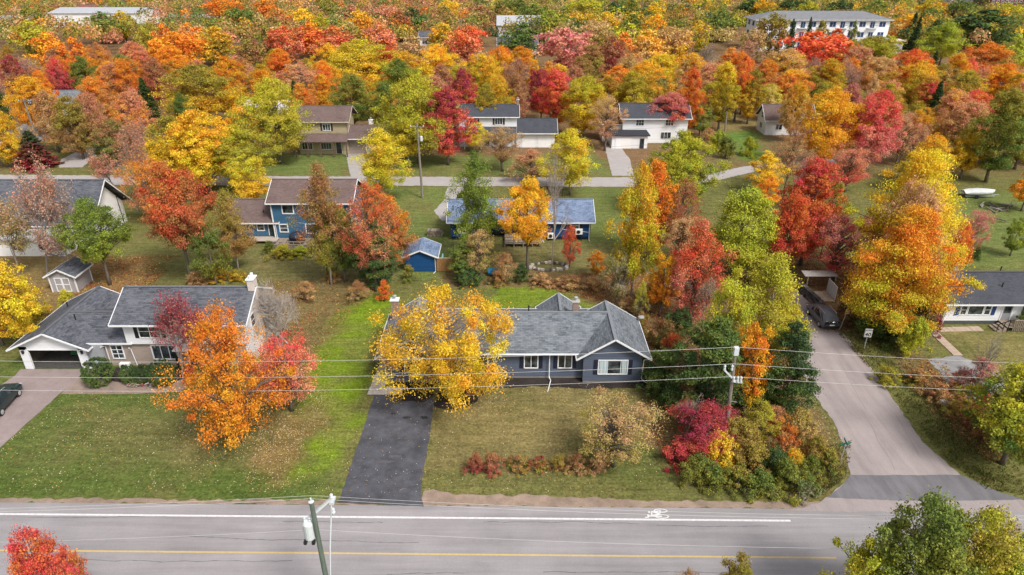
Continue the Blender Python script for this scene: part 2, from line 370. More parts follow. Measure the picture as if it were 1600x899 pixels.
# ------------------------------------------------------------------ roads and paving
def asphalt(name, col, var=0.12, fine=0.16, streak=None):
    m = bpy.data.materials.new(name); m.use_nodes = True
    n = m.node_tree.nodes; l = m.node_tree.links; b = n['Principled BSDF']; b.inputs['Roughness'].default_value = 0.85; b.inputs['Specular IOR Level'].default_value = 0.2
    geo = n.new('ShaderNodeNewGeometry')
    def nz(sc, det, st, b0, b1):
        mp = n.new('ShaderNodeMapping'); mp.inputs['Scale'].default_value = st; l.new(geo.outputs['Position'], mp.inputs[0])
        t = n.new('ShaderNodeTexNoise'); t.inputs['Scale'].default_value = sc; t.inputs['Detail'].default_value = det; t.inputs['Roughness'].default_value = 0.65; l.new(mp.outputs[0], t.inputs['Vector'])
        r = n.new('ShaderNodeMapRange'); r.inputs[1].default_value = 0.3; r.inputs[2].default_value = 0.7; r.inputs[3].default_value = b0; r.inputs[4].default_value = b1; l.new(t.outputs[0], r.inputs[0]); return r.outputs[0]
    st = streak or (1, 1, 1)
    parts = [nz(0.9, 6, st, 1-var, 1+var), nz(0.25, 4, (1, 1, 1), 1-var*0.6, 1+var*0.6), nz(18, 5, (1, 1, 1), 1-fine, 1+fine)]
    cur = parts[0]
    for p in parts[1:]:
        k = n.new('ShaderNodeMath'); k.operation = 'MULTIPLY'; l.new(cur, k.inputs[0]); l.new(p, k.inputs[1]); cur = k.outputs[0]
    vm = n.new('ShaderNodeVectorMath'); vm.operation = 'SCALE'; vm.inputs[0].default_value = col; l.new(cur, vm.inputs['Scale']); l.new(vm.outputs[0], b.inputs['Base Color'])
    bp = n.new('ShaderNodeBump'); bp.inputs['Strength'].default_value = 0.4; bp.inputs['Distance'].default_value = 0.02
    t = n.new('ShaderNodeTexNoise'); t.inputs['Scale'].default_value = 25; l.new(geo.outputs['Position'], t.inputs['Vector']); l.new(t.outputs[0], bp.inputs['Height']); l.new(bp.outputs[0], b.inputs['Normal'])
    return m
ROADM = asphalt('worn_asphalt', (0.275, 0.258, 0.264), 0.17, 0.14, (0.07, 1.3, 1))
SIDEM = asphalt('pinkish_worn_asphalt', (0.30, 0.258, 0.252), 0.16, 0.15, (1.2, 0.12, 1))
DARKM = asphalt('fresh_dark_asphalt', (0.075, 0.077, 0.089), 0.38, 0.2)
PATCHM = asphalt('patched_asphalt', (0.145, 0.14, 0.15), 0.22, 0.12, (1.4, 0.25, 1))
STREETM = asphalt('street_asphalt', (0.36, 0.33, 0.32), 0.08, 0.1)
PAVERM = asphalt('clay_pavers', (0.27, 0.215, 0.205), 0.12, 0.2)
GRAVELM = asphalt('gravel_shoulder', (0.27, 0.20, 0.155), 0.25, 0.35)
GREYGRAV = asphalt('grey_gravel', (0.24, 0.24, 0.245), 0.2, 0.25)
MULCHM = asphalt('dark_mulch', (0.035, 0.028, 0.026), 0.4, 0.6)
BRICKPATH = asphalt('brick_path_paving', (0.26, 0.20, 0.165), 0.2, 0.3)
rr = random.Random(5)
def ragged(pts, step=0.5, amp=0.12, seed=1):
    r = random.Random(seed); out = []
    for i in range(len(pts)):
        a = Vector(pts[i][:2]); b = Vector(pts[(i+1) % len(pts)][:2]); n = max(1, int((b-a).length/step))
        nrm = Vector((-(b-a).y, (b-a).x)).normalized() if (b-a).length > 1e-6 else Vector((0, 0))
        for k in range(n):
            p = a.lerp(b, k/n); w = amp*(r.random()-0.5)*2*(0 if k == 0 else 1); out.append((p.x+nrm.x*w, p.y+nrm.y*w))
    return out
def sheet(name, pts, z, material, parent=None, rag=0.0, seed=1, structure=True):
    if rag: pts = ragged(pts, 0.45, rag, seed)
    bm = bmesh.new(); vs_ = [bm.verts.new((p[0], p[1], z)) for p in pts]
    f = bm.faces.new(vs_)
    if f.normal.z < 0 or True:
        bm.normal_update()
        if f.normal.z < 0: f.normal_flip()
    bmesh.ops.triangulate(bm, faces=bm.faces[:])
    me = bpy.data.meshes.new(name); bm.to_mesh(me); bm.free(); me.materials.append(material)
    o = bpy.data.objects.new(name, me); COL.objects.link(o)
    if parent: o.parent = parent
    elif structure: o['kind'] = 'structure'
    return o
YAW = -0.0113
def rl(x, off): return (x, 36.55 + YAW*x + off)       # a point off metres north (+) of the main road's edge
sheet('road_shoulder', [rl(-160, 0.1), rl(-160, 0.45), rl(-45, 0.5), rl(-14, 0.55), rl(-12.2, 0.35), rl(-6.9, 0.35), (-6.5, 38.2), (-5.8, 38.4), rl(-4.2, 1.2), rl(2, 1.25), rl(8, 0.9), rl(16, 0.75), rl(22.5, 0.7), rl(22.5, 0.1)], 0.006, GRAVELM, rag=0.18, seed=3)
main_road = sheet('main_road', [rl(-400, -8.3), rl(400, -8.3), rl(400, 0), rl(38, 0.1), rl(22, 0.1), rl(-400, 0)], 0.012, ROADM)
LINEW = mat('road_paint_white', (0.72, 0.72, 0.72), 0.7, 0.2, 5, col2=(0.5, 0.49, 0.49)); LINEY = mat('road_paint_yellow', (0.60, 0.43, 0.14), 0.7, 0.14, 5, col2=(0.42, 0.33, 0.18))
sheet('edge_line', [rl(-400, -1.12), rl(19.45, -1.12), rl(19.45, -0.95), rl(-400, -0.95)], 0.017, LINEW, main_road)
sheet('edge_line', [rl(48, -1.12), rl(400, -1.12), rl(400, -0.95), rl(48, -0.95)], 0.017, LINEW, main_road)
sheet('centre_line', [rl(-400, -4.31), rl(21.3, -4.31), rl(21.3, -4.17), rl(-400, -4.17)], 0.017, LINEY, main_road)
sheet('centre_line', [rl(46, -4.31), rl(400, -4.31), rl(400, -4.17), rl(46, -4.17)], 0.017, LINEY, main_road)
# bicycle symbol: the rider heads towards -X, so the wheels lie at +X
def bike():
    c = G(1024, 803); b = MB(); z = 0.018
    def P(u, v): return (c.x + u, c.y + v, z)
    def ring(u, v, ra, rb, t):
        n = 22
        for k in range(n):
            a0, a1 = 2*math.pi*k/n, 2*math.pi*(k+1)/n
            b.poly([P(u+ra*math.cos(a0), v+rb*math.sin(a0)), P(u+ra*math.cos(a1), v+rb*math.sin(a1)), P(u+(ra-t)*math.cos(a1), v+(rb-t*0.7)*math.sin(a1)), P(u+(ra-t)*math.cos(a0), v+(rb-t*0.7)*math.sin(a0))])
    def seg(u0, v0, u1, v1, w=0.055, dz=0.0):
        d = Vector((u1-u0, v1-v0)).normalized(); nn = Vector((-d.y, d.x))*w
        q = [P(u0-nn.x, v0-nn.y), P(u1-nn.x, v1-nn.y), P(u1+nn.x, v1+nn.y), P(u0+nn.x, v0+nn.y)]
        b.poly([(x, y, zz+dz) for x, y, zz in q])
    ring(0.42, 0.27, 0.50, 0.20, 0.10); ring(0.42, -0.27, 0.50, 0.20, 0.10)
    seg(0.42, 0.27, -0.28, 0.14, dz=.001); seg(0.42, -0.27, -0.55, -0.22, dz=.001); seg(0.30, 0.0, -0.20, 0.15, dz=.002); seg(0.30, 0.0, -0.30, -0.22, dz=.003)
    seg(-0.24, 0.16, -0.30, -0.22, dz=.004); seg(0.42, 0.27, 0.30, 0.0, dz=.005); seg(-0.42, 0.06, -0.42, 0.26, 0.06, .002); seg(-0.55, -0.36, -0.55, -0.06, 0.06, .006)
    seg(-0.55, -0.36, -0.80, -0.36, 0.05, .007)
    o = b.build('bicycle_symbol', LINEW, main_road); return o
bike()
# thin dark lines wandering along the main road
DARK_LINE = mat('dark_line', (0.13, 0.125, 0.13), 0.8)
for k, (x0, x1, off) in enumerate([(-34, -20, -1.35), (-16, -9, -1.5), (-2, 9, -1.42), (10, 18, -1.55), (-28, -14, -4.9), (-8, -3, -5.9), (2, 15, -5.6), (-22, -6, -2.9)]):
    r = random.Random(k); pts = []; x = x0; w = 0.0
    while x < x1: pts.append((x, off + w)); x += 0.35; w += (r.random()-0.5)*0.09
    b = MB()
    for p, q in zip(pts, pts[1:]):
        wd = 0.012 + 0.018*r.random(); b.poly([(*rl(p[0], p[1]-wd), 0.0165), (*rl(q[0], q[1]-wd), 0.0165), (*rl(q[0], q[1]+wd), 0.0165), (*rl(p[0], p[1]+wd), 0.0165)])
    b.build('dark_line', DARK_LINE, main_road)
# side road
SL = [(1215,799),(1262,792),(1284,783),(1318,756),(1329,742),(1322,705),(1300,655),(1266,610),(1248,570),(1240,535),(1236,505),(1228,475),(1216,445),(1200,415)]
SR = [(1222,415),(1236,437),(1262,467),(1290,497),(1318,522),(1352,562),(1386,610),(1440,690),(1500,742),(1562,770),(1606,784),(1650,792),(1640,802)]
side_road = sheet('side_road', PX(SL) + PX(SR), 0.020, SIDEM, rag=0.10, seed=9)
sheet('asphalt_patch', PX([(1292,778),(1318,757),(1330,742.5),(1415,743),(1501,742.5),(1562,770),(1600,781),(1500,783),(1400,783)]), 0.025, PATCHM, side_road, rag=0.04, seed=4)
for k, cr in enumerate([[(1345,640),(1362,665),(1372,690),(1392,720),(1398,735)], [(1400,650),(1424,690),(1436,712)], [(1310,560),(1330,600),(1352,640)]]):
    b = MB(); pts = PX(cr)
    for p, q in zip(pts, pts[1:]): b.poly([(p[0]-.02, p[1], .0255), (q[0]-.02, q[1], .0255), (q[0]+.02, q[1], .0255), (p[0]+.02, p[1], .0255)])
    b.build('dark_line', mat('side_tar', (0.22, 0.185, 0.18), 0.8), side_road)
# driveway of the slate-blue bungalow and its surroundings
sheet('driveway', [(-12.55, 37.0), rl(-6.3, 0.02), (-6.65, 37.7), (-6.75, 39), (-6.75, 45), (-6.85, 49.2), (-7.6, 50.8), (-10.8, 51.0), (-12.3, 50.2), (-12.35, 45)], 0.018, DARKM, rag=0.05, seed=6)
def blob(cx, cy, rx, ry, seed, n=18):
    r = random.Random(seed); return [(cx+rx*math.cos(6.283*k/n)*(.75+.5*r.random()), cy+ry*math.sin(6.283*k/n)*(.75+.5*r.random())) for k in range(n)]
drv = bpy.data.objects['driveway']
OIL = mat('oil_stain', (0.03, 0.03, 0.034), 0.6, 0.3, 6); DUST = mat('dusty_asphalt', (0.088, 0.088, 0.098), 0.9, 0.35, 2.5)
for k, (sx, sy, rx, ry) in enumerate([(615,647,.22,.16), (635,653,.32,.2), (663,653,.3,.24)]):
    q = G(sx, sy); sheet('oil_stain', blob(q.x, q.y, rx, ry, k), 0.0225, OIL, drv)
for k, (sx, sy, rx, ry) in enumerate([(600,722,.75,.18), (617,714,.6,.2), (563,720,.28,.14), (640,758,.4,.1), (605,675,.2,.4)]):
    q = G(sx, sy); sheet('dust_patch', blob(q.x, q.y, rx, ry, 20+k, 26), 0.0215, DUST, drv)
sheet('driveway', PX([(33,577),(140,577),(150,592),(100,610),(0,700),(-120,800),(-330,800),(-60,640),(20,590)]), 0.016, PAVERM, rag=0.05, seed=7)
sheet('brick_walkway', PX([(128,588),(150,592),(215,602),(270,600),(300,585),(306,595),(282,612),(215,616),(95,616),(112,602)]), 0.021, BRICKPATH, rag=0.06, seed=8)
sheet('street', [(-260, 113.4), (-120, 110.5), (-60, 109.6), (-22, 109.4), (16, 108.8), (26, 108.8), (31, 110.2), (36, 112.9), (42.5, 117.0), (50, 120.0), (60, 122), (60, 125), (50, 123.2), (42, 120.4), (35, 116.2), (28, 114.2), (16, 113.9), (-22, 114.3), (-60, 114.8), (-120, 116), (-260, 119)], 0.014, STREETM, rag=0.15, seed=2)
sheet('driveway', PX([(548,277),(568,277),(572,250),(565,235),(540,238)]), 0.018, STREETM, rag=0.1, seed=12)
sheet('driveway', PX([(957,275),(990,275),(985,250),(968,228),(944,228)]), 0.018, STREETM, rag=0.1, seed=13)
sheet('driveway', PX([(690,345),(706,345),(712,310),(732,292),(700,292),(692,315),(678,330)]), 0.018, STREETM, rag=0.1, seed=14)
sheet('driveway', PX([(92,262),(128,262),(158,238),(146,230),(132,231),(95,250)]), 0.02, STREETM, rag=0.1, seed=15)
sheet('parking_lot', PX([(30,222),(150,217),(158,200),(120,192),(40,192),(10,210)]), 0.013, asphalt('grey_lot', (0.2, 0.205, 0.2), 0.1, 0.1), rag=0.2, seed=16)
sheet('driveway', PX([(1450,562),(1500,556),(1560,580),(1572,600),(1530,625),(1500,620)]), 0.016, GREYGRAV, rag=0.15, seed=17)
sheet('street', PX([(-40,26),(80,22),(240,21),(300,23),(420,20),(420,24),(300,28),(240,26),(80,30),(-40,36)]), 0.014, STREETM, rag=0.3, seed=18)
# mulch beds
sheet('mulch_bed', [(-10.9, 51.95), (-8.2, 51.95), (-6.2, 52.0), (-3.6, 51.0), (2.2, 51.55), (6.2, 51.2), (12.6, 51.2), (12.9, 53.4), (-10.9, 53.4)], 0.009, MULCHM, rag=0.12, seed=21)
sheet('mulch_bed', [(-10.6, 52.0), (-11.0, 50.3), (-9.9, 49.3), (-7.7, 49.1), (-7.0, 50.2), (-7.2, 52.0)], 0.024, MULCHM, rag=0.15, seed=22)
sheet('mulch_bed', [(-6.7, 50.6), (-6.75, 48.4), (-5.2, 47.9), (-3.4, 48.9), (-2.8, 50.6), (-3.6, 51.6), (-6.0, 51.6)], 0.010, MULCHM, rag=0.2, seed=23)
sheet('mulch_bed', PX([(130,600),(150,575),(290,575),(292,598),(220,606),(160,601)]), 0.007, MULCHM, rag=0.15, seed=24)
# flagstone walk beside the bungalow: single slabs in rows
SLAB = mat('pale_slab', (0.46, 0.42, 0.38), 0.9, 0.14, 3, 0.2, 20)
walk = sheet('slab_walk', [(-13.0, 50.2), (-9.9, 50.25), (-10.0, 51.35), (-11.55, 51.4), (-11.35, 57.0), (-12.6, 57.0)], 0.022, mat('joint_sand', (0.2, 0.17, 0.14), 0.95), rag=0.0)
rs = random.Random(3)
for j in range(9):
    for i in range(3):
        x0 = -12.85 + i*0.44 + 0.03*j; y0 = 51.4 + j*0.6
        MB().box(x0, y0, 0.02, x0+0.425, y0+0.585, 0.055+rs.random()*0.012).build('slab', SLAB, walk)
for j in range(2):
    for i in range(7):
        x0 = -12.93 + i*0.44; y0 = 50.25 + j*0.57
        MB().box(x0, y0, 0.02, x0+0.425, y0+0.555, 0.055+rs.random()*0.012).build('slab', SLAB, walk)
swalk = sheet('stepping_walk', PX([(1448,515),(1456,513),(1500,553),(1490,557)]) , 0.012, mat('joint_sand', (0.2, 0.17, 0.14), 0.95))
STEPC = mat('tan_slab', (0.40, 0.31, 0.24), 0.9, 0.15, 3, 0.2, 20)
a0, a1 = G(1453, 514), G(1497, 556)
for k in range(9):
    p = a0.lerp(a1, (k+0.5)/9); d = (a1-a0).normalized(); nn = Vector((-d.y, d.x, 0)); L = (a1-a0).length/9*0.47
    MB().prism([p+d*L+nn*.45, p+d*L-nn*.45, p-d*L-nn*.45, p-d*L+nn*.45], 0.01, 0.05+rs.random()*.015).build('slab', STEPC, swalk)
b0, b1 = G(1464, 516), G(1533, 514)
for k in range(8):
    p = b0.lerp(b1, (k+.5)/8); L = (b1-b0).length/16*0.94
    MB().box(p.x-L, p.y-.45, 0.01, p.x+L, p.y+.45, 0.05+rs.random()*.015).build('slab', STEPC, swalk)
# ------------------------------------------------------------------ building parts
def roof(root, x0, x1, y0, y1, ze, zr, m, axis='x', hip0=0.0, hip1=0.0, th=0.12, trim=TRIM, cap=True, capm=None, rake=(1, 1)):
    """pitched roof whose eave edges are the given rectangle; ridge along axis; hip0/hip1 pull the ridge ends in"""
    def W(u, v, z): return (u, v, z) if axis == 'x' else (v, u, z)
    if axis == 'x': u0, u1, v0, v1 = x0, x1, y0, y1
    else: u0, u1, v0, v1 = y0, y1, x0, x1
    vm = (v0+v1)/2; r0, r1 = u0+hip0, u1-hip1
    A, B, C, D = (u0,v0,ze), (u1,v0,ze), (u1,v1,ze), (u0,v1,ze); E_, F_ = (r0,vm,zr), (r1,vm,zr)
    sl = math.hypot((v1-v0)/2, zr-ze)
    b = MB()
    def face(pts, uv):
        w = [W(*p) for p in pts]
        n = (Vector(w[1])-Vector(w[0])).cross(Vector(w[2])-Vector(w[0]))
        if n.z < 0: w = w[::-1]; uv = uv[::-1]
        b.poly(w, uv); b.poly([(p[0], p[1], p[2]-th) for p in w[::-1]])
    face([A, B, F_, E_], [(u0,0),(u1,0),(r1,sl),(r0,sl)])
    face([D, C, F_, E_], [(u0,0),(u1,0),(r1,sl),(r0,sl)])
    if hip0 > 0: s2 = math.hypot(hip0, zr-ze); face([D, A, E_], [(v1,0),(v0,0),(vm,s2)])
    if hip1 > 0: s2 = math.hypot(hip1, zr-ze); face([B, C, F_], [(v0,0),(v1,0),(vm,s2)])
    o = b.build('roof', m, root)
    runs = [(p, q) for (p, q) in ([A, B], [C, D])]
    for e, (P1, P2, rp, hp) in enumerate([(A, D, E_, hip0), (B, C, F_, hip1)]):
        if hp > 0: runs.append((P1, P2))
        elif rake[e]: runs += [(P1, rp), (P2, rp)]
    for p, q in runs: MB().bar(W(p[0], p[1], p[2]-th*0.5), W(q[0], q[1], q[2]-th*0.5), 0.06, th+0.04).build('fascia', trim, root)
    if cap:
        c = MB(); c.bar(W(E_[0], E_[1], zr+0.012), W(F_[0], F_[1], zr+0.012), 0.26, 0.05)
        for hp, e, ps in ((hip0, E_, (A, D)), (hip1, F_, (B, C))):
            if hp > 0:
                for p in ps: c.bar(W(p[0], p[1], p[2]+0.012), W(e[0], e[1], zr+0.012), 0.24, 0.04)
        c.build('ridge_cap', capm or m_ridge(m), o)
    return o
def m_ridge(m):
    nm = m.name + '_ridge'
    base = {'grey_shingles': (0.19, 0.205, 0.22), 'slate_shingles': (0.115, 0.12, 0.135), 'charcoal_shingles': (0.075, 0.08, 0.095), 'brown_shingles': (0.15, 0.11, 0.10), 'blue_shingles': (0.16, 0.215, 0.31)}.get(m.name, (0.2, 0.2, 0.2))
    return mat(nm, base, 0.9, 0.15, 5)
def walls(root, x0, x1, y0, y1, z0, ze, m, gable=None, zr=None, name='wall'):
    """four walls; gable 'x' puts triangles on the x ends (ridge along x), 'y' on the y ends"""
    b = MB().box(x0, y0, z0, x1, y1, ze)
    if gable == 'x':
        ym = (y0+y1)/2
        for xx, s in ((x0, 1), (x1, -1)): b.poly([(xx,y0,ze),(xx,y1,ze),(xx,ym,zr)][::s])
    elif gable in ('y', 'y0'):
        xm = (x0+x1)/2
        for yy, s in ((y0, 1), (y1, -1))[:1 if gable == 'y0' else 2]: b.poly([(x0,yy,ze),(x1,yy,ze),(xm,yy,zr)][::s])
    return b.build(name, m, root)
def window(root, wall, c, z, w, h, at, nv=2, nh=1, shut=None, frame=TRIM, fw=0.09, label=None):
    """wall: 'f' faces -Y at y=at, 'r' faces +X at x=at, 'l' faces -X; c is centre along the wall"""
    def box(b, u0, u1, z0, z1, d0, d1):
        if wall == 'f': b.box(u0, at-d1, z0, u1, at-d0, z1)
        elif wall == 'r': b.box(at+d0, u0, z0, at+d1, u1, z1)
        else: b.box(at-d1, u0, z0, at-d0, u1, z1)
        return b
    win = box(MB(), c-w/2, c+w/2, z-h/2, z+h/2, -0.02, 0.02).build('window', GLASS, root)
    f = MB()
    box(f, c-w/2-fw, c-w/2, z-h/2-fw, z+h/2+fw, -0.02, 0.06); box(f, c+w/2, c+w/2+fw, z-h/2-fw, z+h/2+fw, -0.02, 0.06)
    box(f, c-w/2, c+w/2, z+h/2, z+h/2+fw, -0.02, 0.06); box(f, c-w/2, c+w/2, z-h/2-fw, z-h/2, -0.02, 0.08)
    for k in range(1, nv): u = c-w/2+w*k/nv; box(f, u-0.03, u+0.03, z-h/2, z+h/2, 0.0, 0.05)
    for k in range(1, nh): u = z-h/2+h*k/nh; box(f, c-w/2, c+w/2, u-0.025, u+0.025, 0.0, 0.045)
    f.build('frame', frame, win)
    if shut:
        sw = 0.36
        for s in (-1, 1):
            cc = c+s*(w/2+fw+sw/2+0.03); bb = box(MB(), cc-sw/2, cc+sw/2, z-h/2-fw, z+h/2+fw, -0.02, 0.045)
            n = max(3, int(h/0.16))
            for k in range(n): zz = z-h/2+(k+0.5)*h/n; box(bb, cc-sw/2+0.05, cc+sw/2-0.05, zz-0.025, zz+0.025, 0.045, 0.065)
            bb.build('shutter', shut, win)
    return win
def door(root, wall, c, w, h, at, m, z0=0.15, glazed=True, frame=TRIM):
    b = MB()
    if wall == 'f': b.box(c-w/2, at-0.05, z0, c+w/2, at+0.02, z0+h)
    else: b.box(at-0.02, c-w/2, z0, at+0.05, c+w/2, z0+h)
    d = b.build('door', m, root); f = MB(); g = MB(); hd = MB()
    if wall == 'f':
        f.box(c-w/2-.09, at-.06, z0, c-w/2, at+.02, z0+h+.09).box(c+w/2, at-.06, z0, c+w/2+.09, at+.02, z0+h+.09).box(c-w/2, at-.06, z0+h, c+w/2, at+.02, z0+h+.09)
        g.box(c-w/2+.12, at-.065, z0+h*.45, c+w/2-.12, at-.03, z0+h-.15); hd.box(c+w/2-.14, at-.11, z0+h*.45-.05, c+w/2-.08, at-.05, z0+h*.45)
    else:
        f.box(at-.02, c-w/2-.09, z0, at+.06, c-w/2, z0+h+.09).box(at-.02, c+w/2, z0, at+.06, c+w/2+.09, z0+h+.09)
        g.box(at+.03, c-w/2+.12, z0+h*.45, at+.065, c+w/2-.12, z0+h-.15); hd.box(at+.05, c+w/2-.14, z0+h*.45-.05, at+.11, c+w/2-.08, z0+h*.45)
    f.build('door_frame', frame, d)
    if glazed: g.build('pane', GLASS, d)
    hd.build('handle', GALV, d)
    return d
def chimney(root, x, y, z0, z1, w=0.6, d=0.6, m=CHIMBRICK, capm=CONC, pot=True):
    c = MB().box(x-w/2, y-d/2, z0, x+w/2, y+d/2, z1).build('chimney', m, root)
    MB().box(x-w/2-.08, y-d/2-.08, z1, x+w/2+.08, y+d/2+.08, z1+.1).build('chimney_cap', capm, c)
    if pot: MB().lathe((x, y, z1+.1), [(.12,0),(.12,.28),(.2,.3),(.2,.36),(.04,.42)], 10).build('chimney_pot', GALV, c)
    return c
def vent(root, x, y, z, h=0.45): MB().lathe((x, y, z), [(.06,-.3),(.06,h),(.085,h),(.085,h+.06)], 8).build('vent_pipe', BLACKISH, root)
def pipe(root, pts, m=TRIM, r=0.045, name='downspout'): return MB().tube(pts, r, 6).build(name, m, root)

# ------------------------------------------------------------------ slate-blue bungalow (the subject)
SLATE = siding('slate_blue_siding', (0.102, 0.126, 0.178), 0.14)
h = thing('bungalow', 'long slate-blue bungalow with grey shingled roof and white trim facing the main road', 'house', (0, 56, 0))
FOUND = mat('foundation_concrete', (0.2, 0.2, 0.2), 0.9, 0.15)
walls(h, -6.6, 6.5, 52.85, 60.2, 0.28, 2.95, SLATE)
MB().box(-6.55, 52.9, 0, 6.45, 60.1, 0.28).build('foundation', FOUND, h)
walls(h, 6.45, 11.75, 52.1, 58.4, 0.28, 2.92, SLATE, 'y', 4.66)
MB().box(6.5, 52.15, 0, 11.7, 58.3, 0.28).build('foundation', FOUND, h)
walls(h, -11.45, -6.5, 52.15, 59.4, 0.28, 2.92, SLATE, 'y', 4.6)
MB().box(-11.4, 52.2, 0, -6.55, 59.3, 0.28).build('foundation', FOUND, h)
walls(h, 2.9, 6.5, 60.1, 60.95, 0.2, 2.95, SLATE, 'y', 4.35)
roof(h, -9.05, 9.12, 52.25, 60.8, 3.02, 4.98, ROOF_GREY, 'x', rake=(0, 0))
roof(h, 5.75, 12.5, 51.55, 58.9, 2.86, 4.95, ROOF_GREY, 'y')
roof(h, -12.3, -5.8, 51.75, 59.9, 2.86, 4.85, ROOF_GREY, 'y')
roof(h, 2.4, 7.0, 57.6, 61.35, 2.93, 4.55, ROOF_GREY, 'y', rake=(0, 1))
window(h, 'f', 9.15, 1.72, 2.55, 1.38, 52.1, 1, 1, NAVY)
w_ = [o for o in h.children if o.name.startswith('window')][-1]
for xx in (8.42, 9.83): MB().box(xx, 52.03, 1.03, xx+.05, 52.09, 2.41).build('mullion', TRIM, w_)
CURT = mat('pale_curtain', (0.42, 0.52, 0.55), 0.8, 0.25, 1.0, stretch=(9, 1, 0.5))
MB().box(7.92, 52.06, 1.06, 8.7, 52.075, 2.38).build('curtain', CURT, w_); MB().box(9.95, 52.06, 1.06, 10.38, 52.075, 2.38).build('curtain', CURT, w_)
window(h, 'f', 1.75, 1.85, 1.15, 1.3, 52.85, 2, 1, NAVY)
window(h, 'f', 4.85, 1.85, 1.15, 1.3, 52.85, 2, 1, NAVY)
window(h, 'f', -8.95, 1.75, 1.5, 1.2, 52.15, 2, 1, NAVY)
window(h, 'f', -4.4, 1.92, 1.2, 1.15, 52.85, 2, 1, NAVY)
door(h, 'f', -2.75, 0.95, 2.05, 52.85, mat('black_door', (0.02, 0.022, 0.028), 0.5), 0.5)
MB().box(-1.75, 52.72, 0.28, -1.0, 52.85, 2.95).build('wall', SLATE, h)
pipe(h, [(3.42, 52.22, 2.9), (3.42, 52.35, 2.75), (3.42, 52.6, 2.5), (3.42, 52.6, 0.35), (3.55, 52.2, 0.2), (3.2, 50.6, 0.08)])
pipe(h, [(12.4, 51.7, 2.8), (11.9, 52.0, 2.55), (11.82, 52.05, 0.5), (12.2, 51.7, 0.3), (14.6, 50.4, 0.1)])
pipe(h, [(-12.1, 51.9, 2.8), (-11.55, 52.3, 2.55), (-11.52, 52.35, 0.3)])
MB().box(-7.1, 52.18, 2.92, 7.0, 52.26, 3.0).build('gutter', TRIM, h)
chimney(h, 6.1, 57.6, 4.3, 5.55, 0.55, 0.55)
chimney(h, -11.3, 58.3, 0, 5.35, 0.7, 0.6, CHIMBRICK, TRIM)
for x, y, z in ((-2.9, 57.4, 4.65), (1.6, 57.6, 4.6), (-7.9, 55.5, 4.1)): vent(h, x, y, z)
# dish on the roof edge
d_ = MB().tube([(12.4, 58.6, 2.85), (12.65, 58.6, 3.3)], 0.025).lathe((12.68, 58.55, 3.32), [(.32, .0), (.3, .04), (.1, .09)], 12).build('satellite_dish', GALV, h)
# entry steps in red-stained boards
st = thing('entry_deck', 'red-brown wooden entry deck with railed steps under the golden tree', 'deck', (-3.3, 51.4, 0))
for k in range(10): MB().box(-4.55+k*0.26, 51.15, 0.50, -4.31+k*0.26, 52.68, 0.545).build('board', REDWOOD, st)
MB().box(-4.55, 51.2, 0.0, -1.95, 52.66, 0.5).build('skirt', REDWOOD, st)
for k in range(3): MB().box(-4.0, 51.13-(k+1)*.3, 0, -2.6, 51.13-k*.3, 0.38-k*.13).build('step', REDWOOD, st)
for s in (-4.05, -2.55):
    MB().box(s-.05, 50.25, 0, s+.05, 50.35, 0.95).build('post', REDWOOD, st); MB().box(s-.05, 51.15, 0.545, s+.05, 51.25, 1.5).build('post', REDWOOD, st)
    MB().bar((s, 50.3, .98), (s, 51.2, 1.5), .09, .06).build('handrail', REDWOOD, st)
    for k in range(4):
        t = (k+1)/5; MB().box(s-.02, 50.3+.9*t-.02, .2+.3*t, s+.02, 50.3+.9*t+.02, .95+.52*t).build('baluster', REDWOOD, st)

# ------------------------------------------------------------------ split-level brick and white house on the left
WSID = siding('white_siding', (0.74, 0.75, 0.77), 0.16, var=0.03)
h = thing('split_level_house', 'split-level house of tan brick and white siding with open double garage', 'house', (-36, 58, 0))
# garage wing with a real opening
gx0, gx1, gy0, gy1 = -46.1, -39.9, 54.4, 63.0
b = MB().box(gx0, gy0, 0, gx0+.75, gy0+.2, 2.45).box(gx1-.75, gy0, 0, gx1, gy0+.2, 2.45).box(gx0, gy0, 2.1, gx1, gy0+.2, 2.5)
b.box(gx0, gy0+.2, 0, gx0+.15, gy1, 2.5).box(gx1-.15, gy0+.2, 0, gx1, gy1, 2.5).box(gx0+.15, gy1-.15, 0, gx1-.15, gy1, 2.5)
b.poly([(gx0, gy0, 2.5), (gx1, gy0, 2.5), ((gx0+gx1)/2, gy0, 4.05)])
b.build('garage_wall', WSID, h)
MB().box(gx0+.1, gy0+.05, 0.0, gx1-.1, gy1-.1, 0.03).build('garage_floor', mat('shaded_garage_floor', (.07,.066,.062), .9, .3), h)  # shade of the interior put into the dark floor colour
GARAGE_SHADE = mat('garage_shade', (.10,.085,.065), .9, .3)
for q in ((gx0+.16, gy0+.25, gx0+.2, gy1-.24), (gx1-.2, gy0+.25, gx1-.16, gy1-.24), (gx0+.16, gy1-.22, gx1-.16, gy1-.17)): MB().box(q[0], q[1], .03, q[2], q[3], 2.3).build('garage_shade_panel', GARAGE_SHADE, h)  # added dark sheets on the inner walls, coloured to give the interior shade
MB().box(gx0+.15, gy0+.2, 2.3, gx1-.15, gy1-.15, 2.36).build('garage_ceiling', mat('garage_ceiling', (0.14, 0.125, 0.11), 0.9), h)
gd = MB().box(gx0+.75, gy0+.9, 2.12, gx1-.75, gy0+2.9, 2.18).build('garage_door', WHITE, h)
f = MB().box(gx0+.66, gy0-.04, 0, gx0+.78, gy0+.05, 2.2).box(gx1-.78, gy0-.04, 0, gx1-.66, gy0+.05, 2.2).box(gx0+.78, gy0-.04, 2.08, gx1-.78, gy0+.05, 2.2); f.build('door_frame', TRIM, h)
